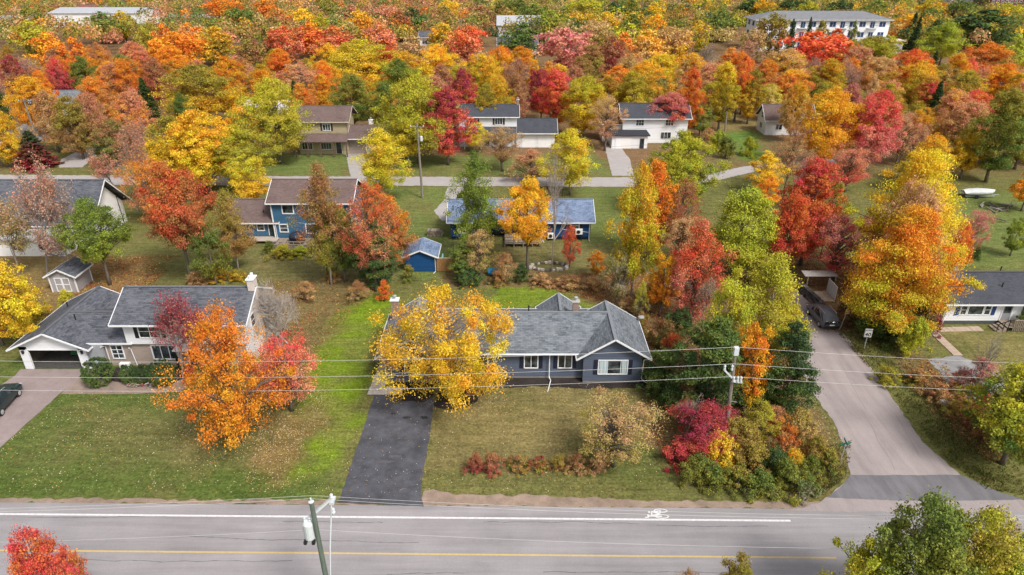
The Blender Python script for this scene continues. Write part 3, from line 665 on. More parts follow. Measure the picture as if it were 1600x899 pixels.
for xx in (gx0+.35, gx1-.35): MB().box(xx-.08, gy0-.16, 1.75, xx+.08, gy0, 2.0).box(xx-.1, gy0-.19, 2.0, xx+.1, gy0, 2.04).build('wall_lamp', BLACKISH, h)
roof(h, -46.8, -39.2, 53.8, 63.6, 2.42, 4.2, ROOF_SLATE, 'y')
MB().poly([(gx1, gy1, 2.5), (gx0, gy1, 2.5), ((gx0+gx1)/2, gy1, 4.0)]).build('gable_wall', WSID, h)
walls(h, -39.9, -36.0, 55.0, 61.5, 0, 2.6, BRICK)
roof(h, -43.0, -35.55, 54.63, 61.6, 2.68, 4.17, ROOF_SLATE, 'x', rake=(0, 1))
MB().box(-39.85, 54.55, 0, -38.35, 54.62+.1, 2.5).build('porch_wall', mat('grey_panel', (0.3, 0.31, 0.33), .7, .1), h)
walls(h, -36.0, -25.1, 55.0, 60.8, 0, 2.55, BRICK)
MB().box(-25.1, 54.95, 0, -24.82, 60.88, 2.56).build('wall', WSID, h)
walls(h, -36.0, -24.8, 54.7, 60.9, 2.56, 4.95, WSID, 'x', 6.85)
roof(h, -36.75, -24.2, 53.95, 61.6, 4.98, 7.05, ROOF_SLATE, 'x')
window(h, 'f', -33.6, 3.95, 1.9, 1.25, 54.7, 2, 2, BLACKISH)
window(h, 'f', -29.0, 3.95, 1.9, 1.25, 54.7, 2, 2, BLACKISH)
window(h, 'f', -37.3, 1.55, 1.0, 1.35, 55.0, 2, 3, None, fw=.1)
window(h, 'f', -32.8, 1.5, 2.3, 1.4, 55.0, 3, 1, None, fw=.12)
window(h, 'r', 57.0, 3.9, 1.0, 1.2, -24.8, 1, 2)
door(h, 'f', -30.2, 0.95, 2.05, 55.0, BLACKISH, 0.1)
MB().box(-31.4, 53.7, 2.35, -29.0, 54.98, 2.47).poly([(-31.4,53.7,2.47),(-29.0,53.7,2.47),(-30.2,53.7,2.95)]).poly([(-31.4,53.7,2.47),(-30.2,53.7,2.95),(-30.2,54.7,2.95),(-31.4,54.7,2.47)]).poly([(-30.2,53.7,2.95),(-29.0,53.7,2.47),(-29.0,54.7,2.47),(-30.2,54.7,2.95)]).build('door_canopy', TRIM, h)
for xx in (-31.25, -29.15): MB().box(xx-.07, 53.78, 0, xx+.07, 53.92, 2.35).build('porch_post', BLACKISH, h)
pipe(h, [(-35.55, 54.1, 2.5), (-35.9, 54.6, 2.2), (-35.9, 54.85, 1.9), (-35.75, 54.9, 0.1)])
pipe(h, [(-38.3, 54.25, 2.5), (-38.25, 54.9, 2.2), (-38.25, 54.9, 0.1)])
PINKBR = brickmat('pale_brick', (0.52, 0.42, 0.37), (0.62, 0.54, 0.49), (0.6, 0.57, 0.54))
chimney(h, -24.55, 57.8, 0, 7.9, 0.6, 0.95, PINKBR, WHITE, pot=False)
ck = [o for o in h.children if o.name.startswith('chimney')][-1]
for s in (-.25, .25): MB().lathe((-24.55, 57.8+s, 8.0), [(.13,0),(.13,.3),(.16,.32)], 8).build('chimney_pot', WHITE, ck)
MB().box(-36.5, 57.78, 7.05, -24.5, 57.82, 7.09).build('ridge_vent', GALV, h)
for x, y, z in ((-41.9, 57.2, 4.0), (-44.6, 60.4, 3.6)): vent(h, x, y, z, .3)
# things in the open garage
CARD = mat('cardboard', (.3,.2,.11), .9)
for q, lb in (((-45.3, 57.6, .03, -44.2, 58.8, 1.0), 'large cardboard box on the floor of the open garage'), ((-45.2, 57.7, 1.0, -44.4, 58.6, 1.5), 'smaller cardboard box stacked in the open garage')):
    bo = thing('cardboard_box', lb, 'box', (q[0], q[1], q[2])); MB().box(*q).build('carton', CARD, bo); MB().box((q[0]+q[3])/2-.03, q[1]-.002, q[5], (q[0]+q[3])/2+.03, q[4]+.002, q[5]+.004).build('tape', mat('parcel_tape', (.4,.3,.18), .4), bo)
rt = thing('riding_mower', 'small green riding mower parked inside the open garage', 'mower', (-42.3, 57.2, 0.03))
MB().box(-42.9, 56.4, .3, -42.1, 58.0, .62).box(-42.8, 56.4, .62, -42.2, 57.2, .85).build('body', mat('mower_green', (.03,.12,.05), .4), rt)
MB().box(-42.8, 57.5, .62, -42.2, 57.95, .72).box(-42.8, 57.9, .7, -42.2, 58.0, 1.15).build('seat', mat('mower_seat', (.5,.42,.05), .5), rt)
for sx in (-42.95, -42.05):
    for yy, r_ in ((56.6, .2), (57.7, .28)):
        MB().tube([(sx-.09, yy, r_+.03), (sx+.09, yy, r_+.03)], r_, 12).build('wheel', BLACKISH, rt)
# heat pump
hp = thing('heat_pump', 'white heat pump unit between the clipped bushes of the brick house', 'heat pump', (-36.4, 54.2, 0))
MB().box(-36.85, 53.95, .15, -35.95, 54.35, .85).build('case', WHITE, hp); MB().lathe((0,0,0), [(.01,0),(.01,.01)], 4) 
g_ = MB(); g_.tube([(-36.5, 53.93, .5), (-36.5, 53.95, .5)], .27, 16); g_.build('fan_grille', BLACKISH, hp)
for sx in (-36.7, -36.1): MB().box(sx-.05, 54.0, 0, sx+.05, 54.3, .15).build('foot', BLACKISH, hp)

# ------------------------------------------------------------------ white bungalow on the right
BLUES = mat('royal_blue_shutter', (0.02, 0.05, 0.17), 0.55, 0.1)
h = thing('white_bungalow', 'white bungalow with charcoal roof and royal blue shutters across the side road', 'house', (52, 66, 0))
GSID = siding('pale_grey_siding', (0.58, 0.58, 0.58), 0.16, var=.03)
walls(h, 45.4, 62.5, 62.9, 69.6, 0.45, 2.6, WSID, 'x', 4.35)
MB().box(45.45, 62.95, 0, 62.4, 69.5, 0.45).build('foundation', mat('dark_foundation', (.07,.08,.075), .9, .2), h)
roof(h, 45.0, 63.0, 62.3, 70.2, 2.66, 4.6, ROOF_DARK, 'x')
window(h, 'f', 48.6, 1.75, 1.5, 1.05, 62.9, 1, 1)
for c in (47.35, 49.85): window(h, 'f', c, 1.75, .55, 1.05, 62.9, 1, 2)
for s in (46.7, 50.5): MB().box(s-.18, 62.83, 1.15, s+.18, 62.9, 2.35).build('shutter', BLUES, h)
door(h, 'f', 51.95, .95, 2.0, 62.9, mat('grey_door', (.25, .25, .26), .5), .5)
window(h, 'f', 54.35, 1.9, .75, .85, 62.9, 2, 2, BLUES)
window(h, 'f', 58.5, 1.75, 1.5, 1.05, 62.9, 2, 1, BLUES)
window(h, 'l', 66.0, 1.7, .9, 1.0, 45.4, 1, 2)
chimney(h, 47.7, 66.6, 4.2, 5.3, .55, .55, CHIMBRICK, CONC, pot=False)
chimney(h, 50.1, 70.4, 0, 5.0, .4, .4, BLACKISH, BLACKISH, pot=True)
for x, y, z in ((51.7, 64.4, 3.7), (52.9, 66.9, 4.4)): vent(h, x, y, z)
pipe(h, [(45.35, 62.4, 2.55), (45.5, 62.8, 2.3), (45.5, 62.8, .1)])
st = thing('front_steps', 'weathered wooden front deck with railing and steps at the white bungalow', 'deck', (53, 62, 0))
for k in range(9): MB().box(51.3+k*.36, 61.3, .5, 51.63+k*.36, 62.85, .55).build('board', WOOD, st)
for k in range(14):
    MB().box(51.9+k*.195, 61.3, .1, 51.99+k*.195, 61.36, 1.3).build('baluster', WOOD, st)
MB().box(51.85, 61.27, 1.3, 54.6, 61.4, 1.36).build('handrail', WOOD, st)
for k in range(3): MB().box(50.2+k*.36, 61.3, 0, 50.56+k*.36, 62.5, .16+k*.13).build('step', WOOD, st)
MB().bar((50.3, 61.3, .9), (51.4, 61.3, 1.36), .06, .08).build('handrail', BLACKISH, st)
for xx, zz in ((50.3, .9), (50.9, 1.15), (51.4, 1.36)): MB().box(xx-.03, 61.27, 0, xx+.03, 61.33, zz).build('post', BLACKISH, st)

# ------------------------------------------------------------------ steel-blue two-storey house
STEEL = siding('steel_blue_siding', (0.050, 0.135, 0.235), 0.15)
h = thing('two_storey_house', 'steel-blue two-storey house with brown roof and white framed windows', 'house', (-28, 89, 0))
walls(h, -31.9, -21.5, 85.7, 92.6, 0.5, 5.45, STEEL, 'x', 7.35)
MB().box(-31.85, 85.75, 0, -21.55, 92.5, .5).build('foundation', FOUND, h)
roof(h, -32.5, -20.9, 85.15, 93.1, 5.5, 7.6, ROOF_BROWN, 'x')
walls(h, -38.2, -31.9, 86.2, 92.2, .5, 2.7, STEEL, 'x', 4.4)
MB().box(-38.1, 86.25, 0, -31.9, 92.1, .5).build('foundation', FOUND, h)
roof(h, -38.8, -31.2, 85.5, 92.9, 2.62, 4.75, ROOF_BROWN, 'x')
for c, z, w, hh in ((-29.8, 4.55, 1.35, 1.1), (-26.4, 4.55, 1.05, 1.05), (-30.7, 1.85, .95, .95), (-26.9, 1.8, 1.5, 1.2), (-23.2, 4.55, 1.05, 1.05)):
    window(h, 'f', c, z, w, hh, 85.7, 1, 2 if w < 1.2 else 1, fw=.13)
window(h, 'f', -34.0, 1.8, .8, .85, 86.2, 1, 2, fw=.13)
door(h, 'f', -32.45, .9, 2.05, 86.2, mat('dark_green_door', (.02, .04, .035), .5), .6)
for xx in (-31.98, -21.42): MB().box(xx-.08, 85.62, .5, xx+.08, 85.72, 5.4).build('corner_board', TRIM, h)
pipe(h, [(-31.6, 85.55, 2.5), (-31.75, 85.6, 2.2), (-31.75, 85.6, .3)])
vent(h, -33.6, 87.1, 3.4); 
dk = thing('backyard_deck', 'weathered wooden deck with low railing behind the steel-blue house', 'deck', (-29, 84, 0))
for k in range(9): MB().box(-31.4+k*.62, 82.6, .42, -30.80+k*.62, 85.6, .48).build('board', WOOD, dk)
for k in range(5): MB().box(-36.0+k*.9, 84.5, .42, -35.12+k*.9, 86.1, .48).build('board', mat('pale_deck', (.42,.36,.3), .9, .15), dk)
for k in range(7): MB().box(-31.4+k*.9, 82.55, 0, -31.3+k*.9, 82.65, 1.1).build('post', WOOD, dk)
for zz in (.75, 1.1): MB().box(-31.45, 82.53, zz, -25.9, 82.68, zz+.07).build('rail', WOOD, dk)
MB().box(-31.4, 82.62, 0.02, -25.85, 82.66, .42).build('skirt', WOOD, dk)
MB().bar((-34.9, 84.4, .45), (-35.9, 83.2, .05), .9, .08).build('ramp', CEDAR, dk)
gz = thing('hot_tub', 'black domed hot tub cover on the deck behind the steel-blue house', 'hot tub', (-28.6, 84.1, .48))
MB().lathe((-28.6, 84.1, .48), [(1.0,0),(1.02,.75),(.98,.78)], 18).build('tub', BLACKISH, gz); MB().lathe((-28.6, 84.1, 1.26), [(1.05,0),(1.0,.25),(.8,.5),(.4,.66),(.05,.7)], 18).build('dome_cover', mat('dark_blue_cover', (.02,.03,.05), .5), gz, True)

# ------------------------------------------------------------------ navy bungalow, its shed, fence
NAVYS = siding('navy_siding', (0.014, 0.062, 0.18), 0.15, var=.08)
h = thing('navy_bungalow', 'navy blue bungalow with light blue shingled roof along the second street', 'house', (1, 89, 0))
walls(h, -8.3, -3.2, 86.1, 93.0, .45, 2.65, NAVYS, 'x', 4.35); walls(h, -3.2, 4.0, 87.6, 92.5, .45, 2.65, NAVYS); walls(h, 4.0, 10.6, 86.1, 93.0, .45, 2.7, NAVYS, 'x', 4.35)
for a, b_, c_ in ((-8.25, -3.25, 86.15), (-3.2, 4.0, 87.65), (4.05, 10.55, 86.15)): MB().box(a, c_, 0, b_, 92.4, .45).build('foundation', mat('black_foundation', (.015,.018,.025), .9), h)
roof(h, -8.8, 11.2, 85.5, 93.6, 2.68, 4.6, ROOF_BLUE, 'x')
window(h, 'f', -6.3, 1.7, 1.85, 1.3, 86.1, 2, 2, NAVY)
window(h, 'f', 8.5, 2.05, 1.05, .85, 86.1, 1, 2, NAVY)
window(h, 'f', -1.0, 1.7, 1.4, 1.2, 87.6, 2, 1)
door(h, 'f', 1.6, 1.5, 2.0, 87.6, mat('patio_door', (.3,.32,.33), .4), .45)
pipe(h, [(10.5, 85.7, 2.6), (10.45, 86.0, 2.4), (10.45, 86.0, .1), (10.5, 85.5, .05)]); pipe(h, [(4.1, 85.7, 2.6), (4.1, 86.0, 2.4), (4.1, 86.0, .1), (4.3, 85.0, .05)])
pipe(h, [(6.9, 86.05, 1.5), (8.2, 86.05, 1.35), (10.4, 86.05, 1.1)], r=.025)
vent(h, -8.0, 87.6, 3.6, .7); vent(h, -4.6, 91.5, 3.8, .9)
MB().box(-6.6, 85.2, 0, -5.4, 86.05, .32).box(-6.5, 85.6, .32, -5.5, 86.05, .6).build('concrete_step', CONC, h)
for nm, x, z, lb in (('heat_pump', 5.3, .35, 'white heat pump against the navy bungalow beside its drainpipe'), ('heat_pump', 9.05, .95, 'white wall unit under the small window of the navy bungalow')):
    hp = thing(nm, lb, 'heat pump', (x, 85.8, 0)); MB().box(x-.48, 85.6, z, x+.48, 86.0, z+.72).build('case', WHITE, hp); MB().tube([(x-.1, 85.57, z+.36), (x-.1, 85.6, z+.36)], .26, 14).build('fan_grille', BLACKISH, hp)
    MB().box(x-.4, 85.7, 0, x-.34, 85.95, z).box(x+.34, 85.7, 0, x+.4, 85.95, z).build('bracket', BLACKISH, hp)
dk = thing('garden_deck', 'small wooden deck with railing tucked under the golden maple', 'deck', (1.6, 84.6, 0))
for k in range(8): MB().box(-1.0+k*.62, 83.4, .5, -.42+k*.62, 87.5, .55).build('board', WOOD, dk)
for k in range(5): MB().box(-1.0+k*1.22, 83.35, 0, -.9+k*1.22, 83.45, 1.5).build('post', WOOD, dk)
for zz in (1.0, 1.45): MB().box(-1.0, 83.33, zz, 4.0, 83.47, zz+.07).build('rail', WOOD, dk)
DEEPB = siding('deep_blue_siding', (0.010, 0.065, 0.19), .14, var=.08)
h = thing('garden_shed', 'deep blue garden shed with light blue roof beside the cedar fence', 'shed', (-11.2, 77.5, 0))
walls(h, -12.95, -9.45, 75.9, 79.3, 0, 2.05, DEEPB, 'y', 2.85); roof(h, -13.4, -8.95, 75.55, 79.7, 2.05, 3.0, ROOF_BLUE, 'y')
pipe(h, [(-9.0, 75.7, 2.0), (-9.38, 75.85, 1.8), (-9.38, 75.85, .1), (-9.6, 75.3, .05)])
wn2 = MB().box(-8.7, 76.6, .9, -8.55, 78.0, 1.5).build('hatch_awning', mat('teal_panel', (.2,.4,.42), .6), h)
fn = thing('board_fence', 'short cedar board fence running from the deep blue shed', 'fence', (-7.6, 76, 0))
for k in range(11): MB().box(-9.2+k*.3, 75.93, .05, -8.93+k*.3, 75.97, 1.75+rs.random()*.03).build('board', CEDAR, fn)
for k in range(3): MB().box(-9.25+k*1.63, 75.98, 0, -9.13+k*1.63, 76.1, 1.85).build('post', CEDAR, fn)
for zz in (.35, 1.0): MB().box(-9.2, 75.975, zz, -5.9, 76.03, zz+.09).build('rail', CEDAR, fn)
MB().box(-9.25, 75.9, 1.79, -5.85, 76.02, 1.84).build('rail', mat('pale_rail', (.5, .42, .3), .8), fn)
h = thing('garden_shed', 'pale grey garden shed with white double door and slate roof', 'shed', (-51.6, 71.6, 0))
GREYS = siding('shed_grey_siding', (0.36, 0.335, 0.335), .2, True)
walls(h, -53.1, -50.2, 70.4, 73.4, 0, 2.05, GREYS, 'y', 2.85); roof(h, -53.5, -49.8, 70.05, 73.8, 2.05, 3.0, ROOF_SLATE, 'y')
for s in (-1, 1):
    d = MB().box(-51.65+(0 if s > 0 else -.86), 70.34, .1, -51.65+(.86 if s > 0 else 0)-.01, 70.42, 1.85).build('door', GREYS, h)
    x0 = -51.65+(.0 if s > 0 else -.86); x1 = x0+.85
    f = MB().box(x0, 70.3, .1, x0+.09, 70.345, 1.85).box(x1-.09, 70.3, .1, x1, 70.345, 1.85)
    for zz in (.1, .95, 1.76): f.box(x0+.09, 70.3, zz, x1-.09, 70.345, zz+.09)
    f.build('door_trim', TRIM, d)
for xx, yy in ((-53.1, 70.4), (-50.2, 70.4), (-50.2, 73.4)): MB().box(xx-.06, yy-.06, 0, xx+.06, yy+.06, 2.05).build('corner_board', TRIM, h)

# ------------------------------------------------------------------ houses further back
h = thing('gabled_house', 'steep-roofed white house half hidden by bare trees near the grey shed', 'house', (-68, 89, 0))
walls(h, -82, -56.0, 84.6, 93.2, 0, 3.1, WHITE, 'x', 7.3); roof(h, -82.6, -55.0, 83.7, 94.1, 2.9, 7.6, ROOF_SLATE, 'x')
walls(h, -70, -57.5, 80.6, 84.6, 0, 2.3, WHITE); MB().prism([(-70.3,80.2),(-57.2,80.2),(-57.2,84.6),(-70.3,84.6)], 2.3, 2.45).build('flat_roof', mat('pale_flat_roof', (.45,.44,.43), .9, .15), h)
for c in (-78, -74): window(h, 'f', c, 1.6, 1.4, 1.1, 84.6, 2, 1)
for c in (-67, -63.5, -60): window(h, 'f', c, 1.35, 1.4, 1.0, 80.6, 2, 1)
pipe(h, [(-55.95, 92.0, 4.2), (-55.9, 92.2, .1)], BLACKISH, .05)
BEIGE = siding('beige_siding', (0.40, 0.335, 0.215), .16)
h = thing('beige_house', 'beige two-storey house with brown roof and brown porch roof', 'house', (-34, 131, 0))
walls(h, -40.5, -31.2, 128.4, 135, 0, 6.25, BEIGE, 'x', 8.3); roof(h, -41, -30.4, 127.8, 135.6, 6.3, 8.55, ROOF_BROWN, 'x', trim=mat('beige_trim', (.5,.45,.36), .6))
walls(h, -31.2, -24.0, 128.8, 134.5, 0, 3.1, BRICK, 'x', 4.7); roof(h, -31.2, -23.4, 127.6, 135.1, 3.15, 4.95, ROOF_BROWN, 'x')
pr = MB().poly([(-41, 126.2, 3.0), (-30.8, 126.2, 3.0), (-30.8, 128.5, 4.1), (-41, 128.5, 4.1)], [(0,0),(10,0),(10,2.6),(0,2.6)]).box(-41, 126.2, 2.86, -30.8, 126.35, 2.98).build('porch_roof', ROOF_BROWN, h)
for k in range(5): MB().box(-40.8+k*2.4, 126.3, 0, -40.6+k*2.4, 126.5, 2.86).build('porch_post', mat('brown_post', (.12,.08,.06), .7), h)
BRS = mat('brown_shutter', (.06, .04, .04), .6)
for c in (-39.2, -34.9): window(h, 'f', c, 5.2, 1.35, 1.15, 128.4, 3, 1, BRS)
for c in (-39.0, -35.4): window(h, 'f', c, 1.6, 1.9, 1.2, 128.4, 4, 1)
door(h, 'f', -33.0, 1.0, 2.1, 128.4, BRS, .2); door(h, 'f', -26.6, 2.4, 2.2, 128.8, mat('pale_garage_door', (.5,.47,.42), .6), 0, False)
chimney(h, -27.3, 132.5, 4.2, 5.6, .7, .7, WHITE, WHITE)
h = thing('white_two_storey_house', 'white two-storey house with charcoal roof and long garage wing', 'house', (-2, 137, 0))
walls(h, -10.4, .9, 134, 141, 0, 5.9, WSID, 'x', 7.3); roof(h, -10.9, 1.5, 133.4, 141.6, 5.95, 7.6, ROOF_DARK, 'x')
walls(h, .9, 8.4, 133.4, 140, 0, 2.9, WSID, 'x', 4.6); roof(h, .9, 9.0, 132.6, 140.8, 2.95, 5.0, ROOF_DARK, 'x')
MB().poly([(-9.6, 132, 3.1), (.9, 132, 3.1), (.9, 134.05, 4.0), (-9.6, 134.05, 4.0)], [(0,0),(10,0),(10,2.2),(0,2.2)]).box(-9.6, 132, 2.96, .9, 132.12, 3.08).build('porch_roof', ROOF_DARK, h)
for k in range(4): MB().box(-9.4+k*3.2, 132.1, 0, -9.2+k*3.2, 132.3, 2.96).build('porch_post', WHITE, h)
BLSH = mat('charcoal_shutter', (.03, .035, .045), .6)
for c in (-7.6, -2.6): window(h, 'f', c, 5.05, 1.4, 1.2, 134, 3, 1, BLSH)
for c in (-7.2, -2.8): window(h, 'f', c, 1.6, 1.8, 1.3, 134, 3, 1)
door(h, 'f', -5.0, 1.0, 2.1, 134, BLSH, .2); door(h, 'f', 3.2, 2.4, 2.2, 133.4, WHITE, 0, False); door(h, 'f', 6.4, 2.4, 2.2, 133.4, WHITE, 0, False)
chimney(h, 1.15, 137.6, 0, 8.4, .5, .8, CHIMBRICK, CONC)
h = thing('white_gabled_house', 'white gabled house with grey roof behind a small pink-red tree', 'house', (28, 140, 0))
walls(h, 22.2, 35.2, 136.8, 143.4, 0, 5.0, WSID, 'x', 7.0); roof(h, 21.6, 35.8, 136.1, 144.1, 5.0, 7.3, ROOF_DARK, 'x')
walls(h, 19.6, 26.6, 132.6, 136.8, 0, 2.5, WSID); MB().prism([(19.2,132.2),(27,132.2),(27,136.8),(19.2,136.8)], 2.5, 2.68).build('flat_roof', ROOF_DARK, h)
door(h, 'f', 21.9, 3.0, 2.1, 132.6, WHITE, 0, False); door(h, 'f', 25.5, .9, 2.0, 132.6, BLSH, 0)
window(h, 'f', 25.6, 4.1, 1.5, 1.1, 136.8, 3, 2); window(h, 'f', 31.5, 4.1, 1.5, 1.1, 136.8, 3, 2); window(h, 'f', 31, 1.5, 2.0, 1.3, 136.8, 3, 1)
walls(h, 18.4, 22.2, 138, 142.5, 0, 3.6, WSID); roof(h, 18.0, 22.6, 137.5, 143, 3.6, 5.2, ROOF_DARK, 'x')
h = thing('white_cottage', 'white gable-ended cottage at the edge of the orange maples', 'house', (58, 147, 0))
walls(h, 53.2, 63, 143.2, 148.6, 0, 3.2, WSID, 'x', 5.6); roof(h, 52.7, 63.6, 142.6, 149.2, 3.1, 5.9, ROOF_BROWN, 'x')
window(h, 'l', 145.9, 3.7, .9, 1.1, 53.2, 1, 2); window(h, 'l', 145.9, 1.5, 1.4, 1.1, 53.2, 2, 1)
for c in (56, 60): window(h, 'f', c, 1.7, 1.3, 1.1, 143.2, 2, 1)
# apartment block
APW = mat('white_stucco', (.74, .75, .76), .8, .04, .4)
h = thing('apartment_block', 'long white three-storey apartment block with grey hipped roof beyond the woods', 'building', (115, 276, 0))
walls(h, 90.8, 140.0, 270, 282, 0, 11.0, APW); roof(h, 89.8, 141.0, 269, 283, 11.0, 13.6, shingle('light_grey_shingles', (.16,.165,.18), (.19,.195,.21), (.22,.225,.24), 1.2, .5), 'x', 9, 9)
BLUEG = mat('blue_window_glass', (.03, .06, .15), .1, spec=.6)
for fl in range(3):
    for k in range(13):
        c = 93.2+k*3.68; z = 2.2+fl*3.6
        bal = k in (4, 8, 11)
        w_ = MB().box(c-(.8 if bal else 1.1), 269.93, z-(1.2 if bal else .85), c+(.8 if bal else 1.1), 270.05, z+.85).build('window', BLUEG, h)
        MB().box(c-.04, 269.9, z-.85, c+.04, 269.95, z+.85).build('frame', TRIM, w_)
        if bal:
            MB().box(c-1.9, 268.6, z-1.35, c+1.9, 270, z-1.2).build('balcony', APW, h)
            r_ = MB().box(c-1.9, 268.6, z-.25, c+1.9, 268.68, z-.17)
            for q in range(12): r_.box(c-1.9+q*.335, 268.62, z-1.2, c-1.85+q*.335, 268.67, z-.25)
            r_.build('balcony_rail', BLACKISH, h)
for fl in range(3): MB().box(90.72, 273, 1.4+fl*3.6, 90.8, 275, 3.0+fl*3.6).build('window', BLUEG, h); MB().box(90.72, 278, 1.4+fl*3.6, 90.8, 280, 3.0+fl*3.6).build('window', BLUEG, h)
walls(h, 133, 143, 263, 270, 0, 4.2, APW, name='entrance_hall'); MB().prism([(132.4,262.4),(143.6,262.4),(143.6,269.9),(132.4,269.9)], 4.2, 4.6).build('flat_roof', WHITE, h)
# other far buildings
def farhouse(name, label, cat, x0, x1, y0, dy, ze, zr, wm, rm, nwin, hip=0.0, rows=1):
    h = thing(name, label, cat, ((x0+x1)/2, y0+dy/2, 0))
    walls(h, x0, x1, y0, y0+dy, 0, ze, wm, None if hip else 'x', zr-.15); roof(h, x0-.6, x1+.6, y0-.6, y0+dy+.6, ze, zr, rm, 'x', hip, hip)
    for r_ in range(rows):
        for k in range(nwin):
            c = x0+(k+.5)*(x1-x0)/nwin; window(h, 'f', c, 1.7+r_*2.9, min(1.8, (x1-x0)/nwin*.5), 1.2, y0, 2, 1)
    return h
def fx(px, Y): return AT(px, 10, Y)[0]
METAL = shingle('metal_roof_sheet', (.36,.37,.40), (.38,.39,.42), (.42,.43,.45), .6, 30)
farhouse('commercial_building', 'low white commercial hall with pale metal roof beside the far street', 'building', -222, -180, 352, 22, 6.5, 8.2, WHITE, METAL, 9)
farhouse('red_roof_house', 'small white house with dull red roof across the far street', 'house', -240, -224, 400, 11, 3.6, 6.2, WHITE, shingle('dull_red_shingles', (.2,.07,.06), (.24,.09,.08), (.26,.12,.1), .6, .3), 4)
farhouse('pale_roof_house', 'pale-roofed house half hidden among golden trees left of the beige house', 'house', *(G(340,200,4)[0]-1, G(340,200,4)[0]+9), 150, 8, 3.0, 5.2, WHITE, shingle('pale_shingles', (.45,.44,.46), (.5,.49,.5), (.54,.53,.54), .6, .3), 3)
farhouse('grey_roof_house', 'grey-roofed house hidden behind an evergreen at the wood edge', 'house', -112, -102, 162, 8, 3.0, 5.0, WHITE, ROOF_GREY, 3)
farhouse('grey_roof_cottage', 'grey-roofed white cottage in the clearing behind the white van', 'house', -5, 9, 262, 9, 3.0, 5.2, WHITE, ROOF_SLATE, 4)
farhouse('silver_roof_barn', 'silver-roofed building standing above the clearing in the woods', 'building', -6, 12, 312, 10, 5.0, 8.5, mat('pale_grey_wall', (.5,.5,.52), .8), METAL, 3)
farhouse('white_clapboard_house', 'narrow white two-storey house beside the clearing in the woods', 'house', -33, -26, 258, 8, 6.2, 8.0, WHITE, ROOF_SLATE, 2, rows=2)
farhouse('pale_blue_block', 'pale blue apartment block at the far skyline', 'building', AT(1482,5,430).x, AT(1540,5,430).x, 430, 16, 13, 15, mat('pale_blue_wall', (.5,.56,.64), .8), ROOF_GREY, 10, 6, 5)
farhouse('red_brick_block', 'red brick block with white framed windows at the far skyline', 'building', AT(1548,5,410).x, AT(1605,5,410).x, 410, 16, 13, 14.5, mat('dark_red_wall', (.14,.05,.05), .9), ROOF_DARK, 8, 6, 5)
